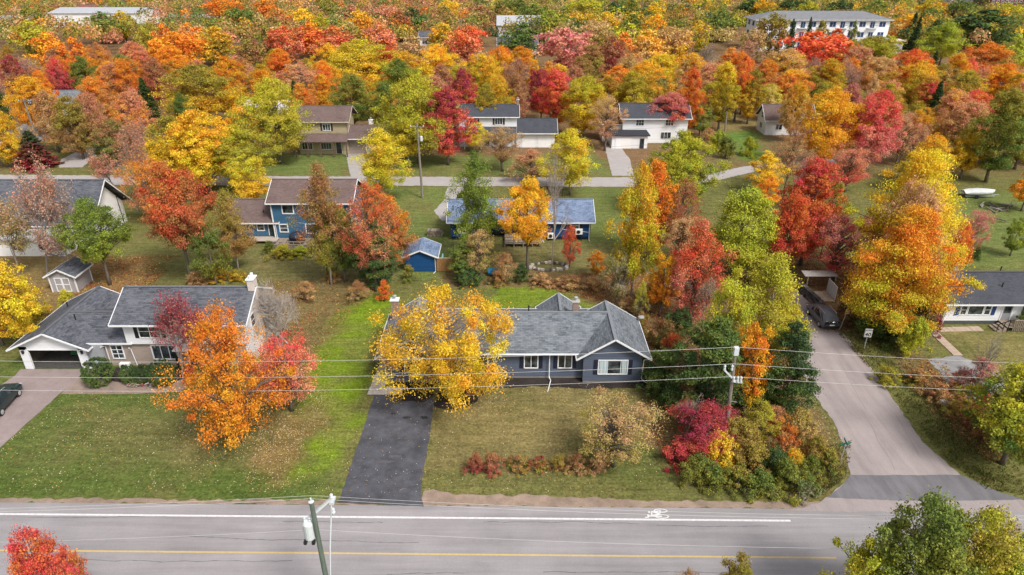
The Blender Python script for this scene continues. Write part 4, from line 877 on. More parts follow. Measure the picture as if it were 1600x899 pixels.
# ------------------------------------------------------------------ vehicles
def loft_car(name, label, cat, loc, rz, col, L=4.6, W=1.86, Hh=1.68, group=None, rails=True, van=False):
    t = thing(name, label, cat, loc, group, rz, local=True)
    pm = mat(name+'_paint_%d' % int(1000*sum(col)), col, 0.28, 0.08, 3, spec=0.6); 
    hw = W/2; s = L/4.6
    # stations: x, sill z, belt z, top z, half width low, belt, top
    if van: S = [(-2.28,.42,1.0,1.9,.86,.9,.74),(-2.2,.36,1.05,2.0,.93,.93,.78),(-1.2,.3,1.08,2.04,.93,.93,.8),(.4,.3,1.08,2.02,.93,.93,.8),(1.0,.3,1.06,1.9,.93,.92,.76),(1.55,.32,1.04,1.25,.92,.9,.8),(2.1,.38,.95,1.06,.88,.84,.74),(2.28,.45,.78,.86,.76,.72,.62)]
    else: S = [(-2.3,.45,.95,1.15,.80,.84,.72),(-2.2,.38,1.0,1.42,.90,.90,.66),(-1.75,.30,1.02,1.62,.93,.92,.66),(-.6,.26,1.0,Hh,.93,.93,.70),(.35,.26,.98,1.63,.93,.93,.70),(.95,.26,.97,1.32,.93,.92,.74),(1.3,.27,.96,1.06,.93,.91,.80),(1.95,.33,.88,.98,.91,.88,.76),(2.2,.38,.76,.86,.84,.80,.66),(2.3,.45,.62,.72,.74,.70,.56)]
    b = MB(); n = 10
    for (x, zb, zt, zz, wl, wb, wt) in S:
        x *= s; k = W/1.86
        half = [(wl*.86,zb),(wl,zb+.14),(wb,zt),(wt*1.0,zz-.07),(wt*.82,zz)]
        half = [(y*k, z) for y, z in half]
        b.v += [(x, y, z) for y, z in half] + [(x, -y, z) for y, z in reversed(half)]
    for i in range(len(S)-1):
        for j in range(n): b.f.append((i*n+j, (i+1)*n+j, (i+1)*n+(j+1) % n, i*n+(j+1) % n))
    b.f.append(tuple(range(n-1, -1, -1))); b.f.append(tuple(range((len(S)-1)*n, len(S)*n)))
    b.build('body', pm, t, True)
    GB = mat('tinted_car_glass', (.012, .016, .02), .05, spec=.8)
    k = W/1.86
    def sec(x):
        for i in range(len(S)-1):
            if S[i][0] <= x <= S[i+1][0]:
                f = (x-S[i][0])/(S[i+1][0]-S[i][0]); return [a+(c-a)*f for a, c in zip(S[i], S[i+1])]
        return S[-1]
    xs_w = [(-2.0, -1.15), (-1.08, -.1), (-.03, .85)]
    for sd_ in (1, -1):
        for xa, xb in xs_w:
            q = []
            for x in (xa, xb):
                _, zb, zt, zz, wl, wb, wt = sec(x); z0 = zt+.05; z1 = zz-.11
                if z1 < z0+.05: z1 = z0+.06
                f = lambda z: wb+(wt-wb)*(z-zt)/(zz-.07-zt)
                q.append(((x*s, sd_*(f(z0)+.012)*k, z0), (x*s, sd_*(f(z1)+.012)*k, z1)))
            p = [q[0][0], q[1][0], q[1][1], q[0][1]]
            MB().poly(p if sd_ > 0 else p[::-1]).build('side_window', GB, t)
    def cross(xa, xb, fa, fb, off, nm):
        a, c = sec(xa), sec(xb)
        def pt(S_, f, sgn): 
            _, zb, zt, zz, wl, wb, wt = S_; z = zt+(zz-zt)*f; w = (wb+(wt*.9-wb)*f)*.9*k
            return (S_[0]*s+off[0], sgn*w, z+off[1])
        MB().poly([pt(a, fa, -1), pt(c, fb, -1), pt(c, fb, 1), pt(a, fa, 1)]).build(nm, GB, t)
    if van: cross(1.5, 1.02, .45, .9, (.03, .02), 'windscreen'); cross(-2.27, -2.22, .1, .8, (-.05, 0), 'rear_window')
    else: cross(1.24, .45, .5, .93, (.02, .03), 'windscreen'); cross(-2.26, -1.9, .25, .8, (-.09, .03), 'rear_window')
    RL = mat('tail_lamp', (.25, .01, .01), .3, spec=.6); HL = mat('head_lamp', (.6, .62, .65), .15, spec=.7)
    for sd_ in (1, -1):
        MB().box(-2.29*s, sd_*.62*k-.16, .88, -2.2*s, sd_*.62*k+.16, 1.0).build('tail_light', RL, t)
        MB().box(2.05*s, sd_*.66*k-.14, .68, 2.26*s, sd_*.66*k+.12, .80).build('headlight', HL, t)
        MB().box(.75*s, sd_*.93*k-.02, 1.0, .95*s, sd_*.93*k+.2*sd_+.02, 1.13).build('mirror', pm, t)
        if rails: MB().tube([(-1.6*s, sd_*.6*k, 1.66), (-1.3*s, sd_*.6*k, 1.73), (0, sd_*.62*k, 1.75), (.4*s, sd_*.62*k, 1.67)], .025, 6).build('roof_rail', GALV, t)
        for x in (-1.38, 1.38):
            w = MB().lathe((0, 0, 0), [(.30,-.11),(.345,-.08),(.345,.08),(.30,.11)], 20)
            w.v = [(v[0]+x*s, v[2]+sd_*.83*k, v[1]+.345) for v in w.v]
            wo = w.build('wheel', mat('tyre_rubber', (.02,.02,.02), .9), t)
            r_ = MB().lathe((0, 0, 0), [(.22,.0),(.22,.02),(.05,.035)], 10)
            r_.v = [(v[0]+x*s, sd_*(.83*k+.105+v[2]), v[1]+.345) for v in r_.v]; r_.build('rim', GALV, wo)
    MB().box(-2.32*s, -.8*k, .38, -2.24*s, .8*k, .62).build('rear_bumper', BLACKISH, t); MB().box(2.22*s, -.66*k, .36, 2.31*s, .66*k, .55).build('front_bumper', BLACKISH, t)
    MB().box(-2.335*s, -.26, .66, -2.30*s, .26, .78).build('number_plate', WHITE, t)
    return t
pr, pf = G(1279, 511), G(1263, 492); dv = (pf-pr).normalized(); mid = (pr+pf)/2; nr = Vector((dv.y, -dv.x, 0))
loft_car('parked_suv', 'dark grey sport utility vehicle parked on the side road by the stone wall', 'car', tuple(mid+nr*.85)[:2]+(.02,), math.atan2(dv.y, dv.x), (.12,.128,.14))
pf, pr = G(33, 617), G(2, 652); dv = (pf-pr).normalized(); mid = (pr+pf)/2; nl = Vector((-dv.y, dv.x, 0))
loft_car('parked_suv', 'dark green sport utility vehicle on the clay-coloured driveway', 'car', tuple(mid+nl*.85)[:2]+(.02,), math.atan2(dv.y, dv.x), (.012,.032,.034), 4.7)
p = G(764, 66); loft_car('parked_van', 'white van in the clearing in the woods', 'van', (p.x-.5, 244, 0), .15, (.7,.7,.72), 5.2, rails=False, van=True)
p = G(10, 238); loft_car('parked_car', 'silver car parked beside the grey lot at the left edge', 'car', (p.x, p.y, .01), .5, (.5,.5,.52), rails=False)
p = G(26, 228); loft_car('parked_car', 'white car parked near the conifer by the grey lot', 'car', (p.x-2, p.y, .01), .5, (.68,.68,.7), rails=False)
p = G(240, 27); loft_car('parked_car', 'white car at the corner of the far commercial hall', 'car', (-168, 352, .01), .3, (.7,.7,.7), rails=False)

# covered boat on a trailer
c = G(1526, 308); t = thing('covered_boat', 'small boat under a pale cover on the lawn by the woods', 'boat', (c.x, c.y, 0), None, 0.0, local=True)
b = MB(); secs = [(-2.4,.55,.95,.75),(-1.6,.42,1.15,1.0),(0,.38,1.25,1.1),(1.2,.4,1.2,.9),(2.0,.5,1.1,.5),(2.6,.8,1.05,.06)]
for x, zb, zt, w in secs: b.v += [(x,0,zb),(x,w*.7,zb+.15),(x,w,zt-.15),(x,w*.6,zt+.05),(x,0,zt+.2),(x,-w*.6,zt+.05),(x,-w,zt-.15),(x,-w*.7,zb+.15)]
for i in range(len(secs)-1):
    for j in range(8): b.f.append((i*8+j, (i+1)*8+j, (i+1)*8+(j+1) % 8, i*8+(j+1) % 8))
b.f.append(tuple(range(7,-1,-1))); b.build('hull_cover', mat('pale_tarp', (.52,.55,.54), .6, .1, 2), t, True)
MB().box(-2.2,-.6,.3,2.4,-.5,.4).box(-2.2,.5,.3,2.4,.6,.4).bar((2.3,0,.35),(3.4,0,.4),.1,.1).build('trailer_frame', GALV, t)
for s in (-1, 1): MB().tube([(-.6, s*.95-.1, .28), (-.6, s*.95+.1, .28)], .28, 14).build('wheel', BLACKISH, t)

# ------------------------------------------------------------------ utility poles, wires
def ins(b, x, y, z): b.lathe((x, y, z), [(.05,0),(.09,.05),(.05,.12),(.08,.17),(.03,.25)], 8)
def cyl_part(nm, root, c, r, hgt, m): return MB().lathe(c, [(r*.9,0),(r,.05),(r,hgt-.08),(r*.8,hgt),(r*.3,hgt+.05)], 14).build(nm, m, root)
PALEG = mat('pale_grey_steel', (.56,.60,.62), .45, .1, 6)
# pole on the verge of the woods
bx, by = G(1133, 690)[:2]
pl = thing('utility_pole', 'grey wooden utility pole with cut-out switches rising from the red shrub', 'utility pole', (bx, by, 0))
tip = Vector((bx-.55+.0, by, 8.75)); 
MB().tube([(bx, by, 0), (bx-.25, by, 4.5), (bx-.42, by, 8.6)], [.17,.15,.12], 10).build('pole', POLEWOOD, pl)
tx = bx-.42
MB().box(tx-.15, by-.2, 8.3, tx+.2, by+.15, 8.95).build('pole_top_cover', PALEG, pl)
MB().bar((tx-.75, by-.2, 7.1), (tx+.35, by-.25, 6.0), .1, .12).build('cross_arm', PALEG, pl)
for dx, dz in ((-.72, 7.05), (-.15, 7.05), (.12, 6.0), (.42, 6.0), (.68, 6.0)):
    a = MB(); a.lathe((tx+dx, by-.3, dz), [(.07,0),(.1,.08),(.08,.28),(.1,.4),(.05,.5)], 8); a.build('insulator', PALEG, pl)
MB().bar((tx, by-.25, 6.0), (tx+.8, by-.3, 5.95), .09, .09).build('cross_arm', PALEG, pl)
MB().bar((tx+.1, by, 4.0), (tx+.8, by, 3.9), .04, .04).build('bracket', GALV, pl)
WIREM = mat('bare_aluminium_wire', (.5,.49,.48), .6); CABLE = mat('black_cable', (.05,.05,.055), .7)
def wire(name, label, pts, r=.013, m=WIREM, group='overhead lines along the main road'):
    """pts: list of (point, sag after it)"""
    path = []
    for (p, sg), (q, _) in zip(pts, pts[1:]):
        p, q = Vector(p), Vector(q)
        for k in range(25):
            f = k/24; v = p.lerp(q, f); v.z -= sg*4*f*(1-f); path.append(v)
    o = MB().tube(path, r, 5).build(name, m, None, True); return tag(o, label, 'power line', group)
for nm, zz, dy, sgl, sgr in (('topmost', 8.95, 0, 1.65, 1.3), ('middle', 7.62, -.25, 1.6, 1.25), ('lowest', 6.5, -.3, 1.7, 1.25)):
    wire('power_line', {'topmost': 'topmost bare overhead wire strung in front of the slate-blue bungalow', 'middle': 'middle bare overhead wire strung in front of the slate-blue bungalow', 'lowest': 'lowest bare overhead wire strung in front of the slate-blue bungalow'}[nm],
         [((-82, by+dy+.8, zz+.15), sgl), ((tx, by+dy, zz), sgr), ((88, by+dy-.8, zz-.6), 0)])
# pole beside the camera's side of the main road, with transformer
px_, py_ = -10.75, 27.5
pl = thing('utility_pole', 'greenish utility pole with grey transformer and street light beside the main road', 'utility pole', (px_, py_, 0))
MB().tube([(px_+.15, py_, 0), (px_, py_, 9.3)], [.17,.12], 12).build('pole', GREENPOLE, pl)
MB().lathe((px_, py_, 9.3), [(.14,0),(.16,.06),(.05,.12),(.04,.3)], 8).build('pole_cap', PALEG, pl)
tr = cyl_part('transformer', pl, (px_-.42, py_+.1, 6.6), .3, 1.15, PALEG)
for dx in (-.15, .12): MB().lathe((px_-.42+dx, py_+.1, 7.75), [(.06,0),(.09,.1),(.05,.2),(.07,.28)], 8).build('bushing', PALEG, tr)
for dx in (-.25, .2): MB().box(px_-.42+dx-.08, py_-.2, 6.35, px_-.42+dx+.08, py_+.05, 6.55).build('bracket', BLACKISH, tr)
MB().bar((px_-.55, py_+.15, 7.8), (px_+.95, py_+.5, 9.1), .13, .13).build('cross_arm', PALEG, pl)
MB().lathe((px_+.95, py_+.5, 9.15), [(.07,0),(.11,.06),(.06,.14),(.1,.2),(.03,.28)], 8).build('insulator', PALEG, pl)
LT = AT(518, 786, 28.4)
lamp = MB().tube([(px_+.3, py_, 3.2), (px_+.5, py_+.3, 5.6), (LT.x, 28.4, LT.z)], .04, 8).build('lamp_arm', PALEG, pl)
MB().box(LT.x-.1, 28.3, LT.z-.06, LT.x+.14, 28.85, LT.z+.08).build('lamp_head', PALEG, lamp)
MB().lathe((px_+1.0, py_+.3, 8.2), [(.08,0),(.12,.1),(.06,.2),(.1,.3),(.04,.4)], 8).build('insulator', PALEG, pl)
MB().tube([(px_+.2, py_-.02, 3.4), (px_+1.2, py_, 3.2), (px_+2.6, py_-.2, 3.0)], .05, 6).build('guy_bracket', BLACKISH, pl)
for lb, z0, dy, r_, m_ in (('thin bare wire from the transformer pole cap over the main road', 9.55, 0, .008, WIREM), ('thin bare wire from the transformer pole arm over the main road', 9.3, .5, .008, WIREM),
                           ('thin neutral wire below the transformer over the main road', 7.2, .1, .008, WIREM), ('black cable low on the transformer pole along the main road', 3.6, -.2, .03, CABLE)):
    wire('power_line', lb, [((-75, py_+dy-.3, z0+.3), 1.2), ((px_, py_+dy, z0), 1.5), ((62, py_+dy, z0), 0)], r_, m_)
# street poles further back
def simple_pole(x, y, hgt, label, arm=True):
    p = thing('utility_pole', label, 'utility pole', (x, y, 0)); MB().tube([(x, y, 0), (x-.15, y, hgt)], [.2,.14], 8).build('pole', POLEWOOD, p)
    if arm:
        MB().bar((x-1.2, y-.15, hgt-.5), (x+.9, y-.15, hgt-.5), .12, .12).build('cross_arm', POLEWOOD, p)
        for dx in (-1.1, .8): MB().lathe((x+dx, y-.15, hgt-.44), [(.05,0),(.09,.06),(.05,.14),(.08,.2),(.03,.26)], 8).build('insulator', PALEG, p)
    return p
simple_pole(-14.2, 103.2, 11.8, 'tall wooden utility pole on the lawn beside the second street')
MB_l = MB().lathe((-13.8, 103, 9.2), [(.2,0),(.22,.1),(.22,.7),(.1,.75)], 10).build('transformer', PALEG, bpy.data.objects['utility_pole.002']) if 'utility_pole.002' in bpy.data.objects else None
simple_pole(42.6, 136, 6.4, 'slim pale pole beside the bright green lawn', False)
q = G(60, 225); simple_pole(q.x, q.y, 9.0, 'pole at the grey lot near the silver car')
q = G(155, 240); simple_pole(q.x, q.y, 6.0, 'short pole with street light at the grey lot', False)
q = AT(395, 195, 118); simple_pole(q.x, 118, 5.4, 'slim pale pole beside the yellow-green maple on the second street', False)
simple_pole(-17.5, 252, 13, 'pole in the woodland clearing beside the white van')
for lb, z0 in (('upper wire over the second street', 11.3), ('lower wire over the second street', 8.6)):
    wire('power_line', lb, [((-75, 104, z0), 1.4), ((-14.2, 103, z0), 1.2), ((40, 112, z0-.8), 0)], .015, CABLE, 'overhead lines along the second street')

# ------------------------------------------------------------------ signs
def text_mesh(name, body, size, m, parent, loc, align='CENTER'):
    cu = bpy.data.curves.new(name, 'FONT'); cu.body = body; cu.size = size; cu.align_x = align; cu.align_y = 'CENTER'; cu.extrude = 0.002; cu.offset = 0.012*size
    o = bpy.data.objects.new('tmp', cu); COL.objects.link(o); dg = bpy.context.evaluated_depsgraph_get(); me = bpy.data.meshes.new_from_object(o.evaluated_get(dg))
    bpy.data.objects.remove(o); me.materials.clear(); me.materials.append(m)
    e = bpy.data.objects.new(name, me); COL.objects.link(e); e.parent = parent; e.location = loc; e.rotation_euler = (math.pi/2, 0, 0); return e
INK = mat('sign_black', (.015,.015,.015), .6)
c = G(1350, 545); t = thing('speed_limit_sign', 'white speed limit sign reading 40 on the grassy verge', 'sign', (c.x, c.y, 0), None, -.12, local=True)
MB().box(-.04,-.03,0,.04,.03,2.2).build('post', GALV, t)
pn = MB().box(-.36,-.06,1.35,.36,-.03,2.3).build('panel', WHITE, t)
text_mesh('numeral', '40', .56, INK, pn, (0,-.066,1.64)); text_mesh('lettering', 'MAXIMUM', .135, INK, pn, (0,-.066,2.13))
bd = MB().box(-.35,-.063,1.36,.35,-.061,1.375).box(-.35,-.063,2.275,.35,-.061,2.29).box(-.35,-.063,1.375,-.335,-.061,2.275).box(.335,-.063,1.375,.35,-.061,2.275); bd.build('border', INK, pn)
c = G(1311, 517); t = thing('hazard_sign', 'orange and white striped sign on a leaning post by the side road', 'sign', (c.x, c.y, 0), None, .25, local=True)
MB().tube([(0,0,0), (.45,.1,2.0)], .035, 6).build('post', mat('pale_post', (.5,.46,.4), .8), t)
pn = MB().box(.2,-.02,1.9,.75,.02,2.45).build('panel', mat('sign_orange', (.6,.25,.04), .6), t)
for zz in (1.98, 2.2): MB().box(.2,-.026,zz,.75,-.022,zz+.09).build('stripe', WHITE, pn)
c = G(1313, 722); t = thing('street_name_sign', 'small green street name blades on a slim post at the road corner', 'sign', (c.x, c.y, 0), None, 0, local=True)
MB().tube([(0,0,0), (0,0,1.75)], .04, 8).build('post', GALV, t)
GRN = mat('sign_green', (.01,.17,.13), .5)
for rz, zz in ((.15, 1.72), (1.45, 1.9)):
    bl = MB().box(-.42,-.012,0,.42,.012,.17).build('blade', GRN, t); bl.location = (0,0,zz); bl.rotation_euler = (0,0,rz)

# ------------------------------------------------------------------ stone wall and open shelter by the side road
STONEM = [mat('stone_%d' % k, c, .9, .25, 3, .5, 8) for k, c in enumerate([(.085,.075,.07), (.13,.115,.105), (.055,.05,.05), (.17,.145,.13)])]
sw = thing('stone_wall', 'dark dry-stone retaining wall along the side road before the parked vehicle', 'wall', tuple(G(1248,462)))
P0, P1 = G(1231, 440), G(1277, 484)
def rock(b, c, r, rng):
    bm_v = [(-1,-1,-1),(1,-1,-1),(1,1,-1),(-1,1,-1),(-1,-1,1),(1,-1,1),(1,1,1),(-1,1,1)]
    i = len(b.v); b.v += [(c[0]+v[0]*r*(.55+.4*rng.random()), c[1]+v[1]*r*(.5+.35*rng.random()), c[2]+v[2]*r*(.4+.25*rng.random())) for v in bm_v]
    for f in ((0,3,2,1),(4,5,6,7),(0,1,5,4),(1,2,6,5),(2,3,7,6),(3,0,4,7)): b.f.append(tuple(i+k for k in f))
for k in range(66):
    f = (k % 22)/21+rs.random()*.02; row = k//22; p = P0.lerp(P1, f); b = MB(); rock(b, (p.x+.2+row*.1, p.y+.1, .18+row*.3), .34, rs); b.build('stone', STONEM[rs.randrange(4)], sw)
sh = thing('roadside_shelter', 'open wooden roadside shelter with grey plank roof and white panelled side', 'shelter', tuple(G(1275, 470)))
c0 = G(1262, 470); X0, Y0 = c0.x+.6, c0.y
for k in range(5): MB().box(X0-.4+k*.02, Y0+2.2+k*.3, 1.95, X0+3.4, Y0+2.47+k*.3, 2.02).build('roof_plank', mat('silver_plank', (.36,.34,.32), .9, .2, 2, stretch=(1,6,1)), sh)
for xx, yy in ((X0, Y0+2.3), (X0+3.2, Y0+2.3), (X0, Y0+3.5), (X0+3.2, Y0+3.5)): MB().box(xx-.05, yy-.05, 0, xx+.05, yy+.05, 1.95).build('post', WOOD, sh)
for k in range(4): MB().box(X0+2.35, Y0-.1+k*.58, .15, X0+2.42, Y0+.45+k*.58, 1.75).build('side_panel', mat('weathered_white', (.55,.55,.55), .8, .12), sh)
for k in range(6): MB().box(X0+.5, Y0-.4+k*.42, .08, X0+2.3, Y0-.03+k*.42, .14).build('floor_plank', mat('tan_plank', (.4,.3,.22), .9, .2), sh)
# stone ring round the two trunks, blue barrel, firewood
ringc = G(857, 418)
for k in range(30):
    a = 2*math.pi*k/30; b = MB(); rock(b, (ringc.x+(2.0+.5*rs.random())*math.cos(a), ringc.y+(.9+.4*rs.random())*math.sin(a), .12+.12*rs.random()), .17+.1*rs.random(), rs)
    o = b.build('stone', mat('pale_stone', (.42,.38,.33), .9, .3, 3) if rs.random() < .6 else STONEM[1], None)
    tag(o, 'pale rounded stone in the ring around the two grey trunks', 'stone', 'stones ringing the two trunks')
c = G(770, 430); t = thing('barrel', 'bright blue plastic barrel lying in the brush behind the bungalow', 'barrel', (c.x, c.y, 0))
b = MB().lathe((0,0,0), [(.42,-.6),(.46,-.55),(.46,-.2),(.49,-.18),(.46,-.15),(.46,.15),(.49,.18),(.46,.2),(.46,.55),(.42,.6)], 16); b.v = [(c.x+v[2], c.y+v[0], .5+v[1]) for v in b.v]; b.build('drum', mat('blue_plastic', (.03,.2,.36), .5), t)
b = MB().tube([(c.x-.62, c.y, .5), (c.x-.6, c.y, .5)], .3, 12); b.build('lid', mat('light_blue_plastic', (.1,.32,.45), .5), t)
c = G(680, 368)
wp = thing('firewood_pile', 'grey firewood pile beside the shed and the second driveway', 'woodpile', (c.x, c.y, 0))
for k in range(34):
    r_, q = k//9, k % 9; z = .12+r_*.22; x = c.x-1.0+q*.24+(.12 if r_ % 2 else 0); MB().tube([(x, c.y-.5, z), (x, c.y+.4, z)], .105+.02*rs.random(), 7).build('log', [WOOD, POLEWOOD, mat('pale_log', (.4,.33,.25), .9)][rs.randrange(3)], wp)
c = G(1590, 325)
for k in range(16):
    a = c+Vector((-6+rs.random()*6, -8+rs.random()*9, .1+rs.random()*.25)); an = rs.random()*3.1
    o = MB().tube([a, a+Vector((math.cos(an)*1.6, math.sin(an)*1.6, rs.random()*.3))], [.12,.08], 7).build('felled_log', [PALEBARK, BARK][rs.randrange(2)], None)
    tag(o, 'felled pale log in the brush pile at the lawn edge', 'log', 'logs in the brush pile by the lawn')
for k, (x, y, lb) in enumerate([(512, 432, 'thin dark metal fence post at the lawn edge near the steel-blue house'), (1475, 633, 'white rock lying in the ditch brush by the gravel driveway')]):
    c = G(x, y)
    if k == 0: tag(MB().box(c.x-.05, c.y-.05, 0, c.x+.05, c.y+.05, 1.8).box(c.x-.07, c.y-.07, 1.8, c.x+.07, c.y+.07, 1.84).build('fence_post', BLACKISH), lb, 'post')
    else:
        b = MB(); rock(b, (c.x, c.y, .2), .4, rs); tag(b.build('rock', mat('white_rock', (.6,.6,.58), .9, .1)), lb, 'rock')
# ------------------------------------------------------------------ foliage materials
def foliage_material(name, per_object=True):
    m = bpy.data.materials.new(name); m.use_nodes = True
    n = m.node_tree.nodes; l = m.node_tree.links
    for x in list(n): n.remove(x)
    out = n.new('ShaderNodeOutputMaterial'); lv = n.new('ShaderNodeAttribute'); lv.attribute_name = 'leafvar'
    sp = n.new('ShaderNodeSeparateColor'); l.new(lv.outputs['Color'], sp.inputs[0])
    if per_object:
        oi = n.new('ShaderNodeObjectInfo'); ca = oi.outputs['Color']
        ab = n.new('ShaderNodeAttribute'); ab.attribute_type = 'OBJECT'; ab.attribute_name = 'colb'; cb = ab.outputs['Vector']
        tc = n.new('ShaderNodeTexCoord'); t = n.new('ShaderNodeTexNoise'); t.noise_dimensions = '4D'; t.inputs['Scale'].default_value = 0.28; t.inputs['Detail'].default_value = 2
        l.new(tc.outputs['Object'], t.inputs['Vector']); mlw = n.new('ShaderNodeMath'); mlw.operation = 'MULTIPLY'; mlw.inputs[1].default_value = 40; l.new(oi.outputs['Random'], mlw.inputs[0]); l.new(mlw.outputs[0], t.inputs['W'])
        # share of the second colour: noise lobes + clump + height
        a1 = n.new('ShaderNodeMath'); a1.operation = 'MULTIPLY_ADD'; a1.inputs[1].default_value = 2.2; a1.inputs[2].default_value = -1.03; l.new(t.outputs[0], a1.inputs[0])
        a2 = n.new('ShaderNodeMath'); a2.operation = 'MULTIPLY_ADD'; a2.inputs[1].default_value = 0.6; l.new(sp.outputs[0], a2.inputs[0])
        a5 = n.new('ShaderNodeMath'); a5.operation = 'MULTIPLY_ADD'; a5.inputs[1].default_value = 0.5; l.new(sp.outputs[1], a5.inputs[0]); l.new(a1.outputs[0], a5.inputs[2]); l.new(a5.outputs[0], a2.inputs[2])
        a3 = n.new('ShaderNodeMath'); a3.operation = 'MULTIPLY_ADD'; a3.inputs[1].default_value = -0.9; a3.use_clamp = True; l.new(sp.outputs[2], a3.inputs[0])
        a4 = n.new('ShaderNodeMath'); a4.operation = 'ADD'; a4.inputs[1].default_value = 0.25; l.new(a2.outputs[0], a4.inputs[0]); l.new(a4.outputs[0], a3.inputs[2])
        mx = n.new('ShaderNodeMix'); mx.data_type = 'RGBA'; l.new(a3.outputs[0], mx.inputs[0]); l.new(ca, mx.inputs[6]); l.new(cb, mx.inputs[7]); base = mx.outputs[2]
    else:
        at = n.new('ShaderNodeAttribute'); at.attribute_name = 'leafcol'; base = at.outputs['Color']
    mr = n.new('ShaderNodeMapRange'); mr.inputs[3].default_value = 0.62; mr.inputs[4].default_value = 1.38; l.new(sp.outputs[1], mr.inputs[0])
    hv = n.new('ShaderNodeHueSaturation'); l.new(base, hv.inputs['Color']); l.new(mr.outputs[0], hv.inputs['Value'])
    hm = n.new('ShaderNodeMapRange'); hm.inputs[3].default_value = 0.48; hm.inputs[4].default_value = 0.52; l.new(sp.outputs[0], hm.inputs[0]); l.new(hm.outputs[0], hv.inputs['Hue'])
    d = n.new('ShaderNodeBsdfDiffuse'); tr = n.new('ShaderNodeBsdfTranslucent'); l.new(hv.outputs[0], d.inputs[0]); l.new(hv.outputs[0], tr.inputs[0])
    ms = n.new('ShaderNodeMixShader'); ms.inputs[0].default_value = 0.30; l.new(d.outputs[0], ms.inputs[1]); l.new(tr.outputs[0], ms.inputs[2]); l.new(ms.outputs[0], out.inputs[0])
    return m
FOL = foliage_material('foliage'); FOLFAR = foliage_material('far_foliage', False)
def leaves_mesh(name, P, N, size, lv, material, asp=0.62, rng=None, col=None, axis=None):
    """P (n,3) centres, N (n,3) normals, size (n,), lv (n,3)"""
    n = len(P); N = N/np.maximum(np.linalg.norm(N, axis=1, keepdims=True), 1e-6)
    T = rng.normal(size=(n, 3)) if axis is None else axis
    T = T - N*(T*N).sum(1, keepdims=True); T /= np.maximum(np.linalg.norm(T, axis=1, keepdims=True), 1e-6); B = np.cross(N, T)
    s = size[:, None]
    V = np.stack([P-T*s*.5, P+B*s*asp*.5+T*s*.05+N*s*.08, P+T*s*.5, P-B*s*asp*.5+T*s*.05+N*s*.08], 1).reshape(-1, 3)
    me = bpy.data.meshes.new(name); me.vertices.add(4*n); me.vertices.foreach_set('co', V.ravel().astype(np.float32))
    me.loops.add(4*n); me.loops.foreach_set('vertex_index', np.arange(4*n, dtype=np.int32))
    me.polygons.add(n); me.polygons.foreach_set('loop_start', np.arange(0, 4*n, 4, dtype=np.int32)); me.polygons.foreach_set('loop_total', np.full(n, 4, dtype=np.int32))
    me.update(calc_edges=True)
    a = me.color_attributes.new('leafvar', 'FLOAT_COLOR', 'POINT')
    a.data.foreach_set('color', np.repeat(np.concatenate([lv, np.ones((n, 1))], 1), 4, 0).astype(np.float32).ravel())
    if col is not None:
        a = me.color_attributes.new('leafcol', 'FLOAT_COLOR', 'POINT'); a.data.foreach_set('color', np.repeat(np.concatenate([col, np.ones((n, 1))], 1), 4, 0).astype(np.float32).ravel())
    me.materials.append(material); return me
SHAPE = {
    'round': lambda t: np.sqrt(np.clip(1-(2*t-1)**2, 0, 1))**.8,
    'oval':  lambda t: np.sin(np.pi*np.clip(t, 0, 1)**.75)**.62,
    'dome':  lambda t: np.clip(1-t**2.4, 0, 1)**.6*np.clip(.45+t*2.2, 0, 1),
    'birch': lambda t: np.sin(np.pi*np.clip(t, .02, 1)**.65)**.7*(1-.15*t),
    'vase':  lambda t: np.sin(np.pi*np.clip(t, 0.03, .985)**1.25)**.6,
    'shrub': lambda t: np.clip(1-t**2.6, 0, 1)**.5,
}
def tube_into(b, pts, r0, r1, n=5): 
    k = len(pts); b.tube(pts, [r0+(r1-r0)*i/(k-1) for i in range(k)], n, cap=False)
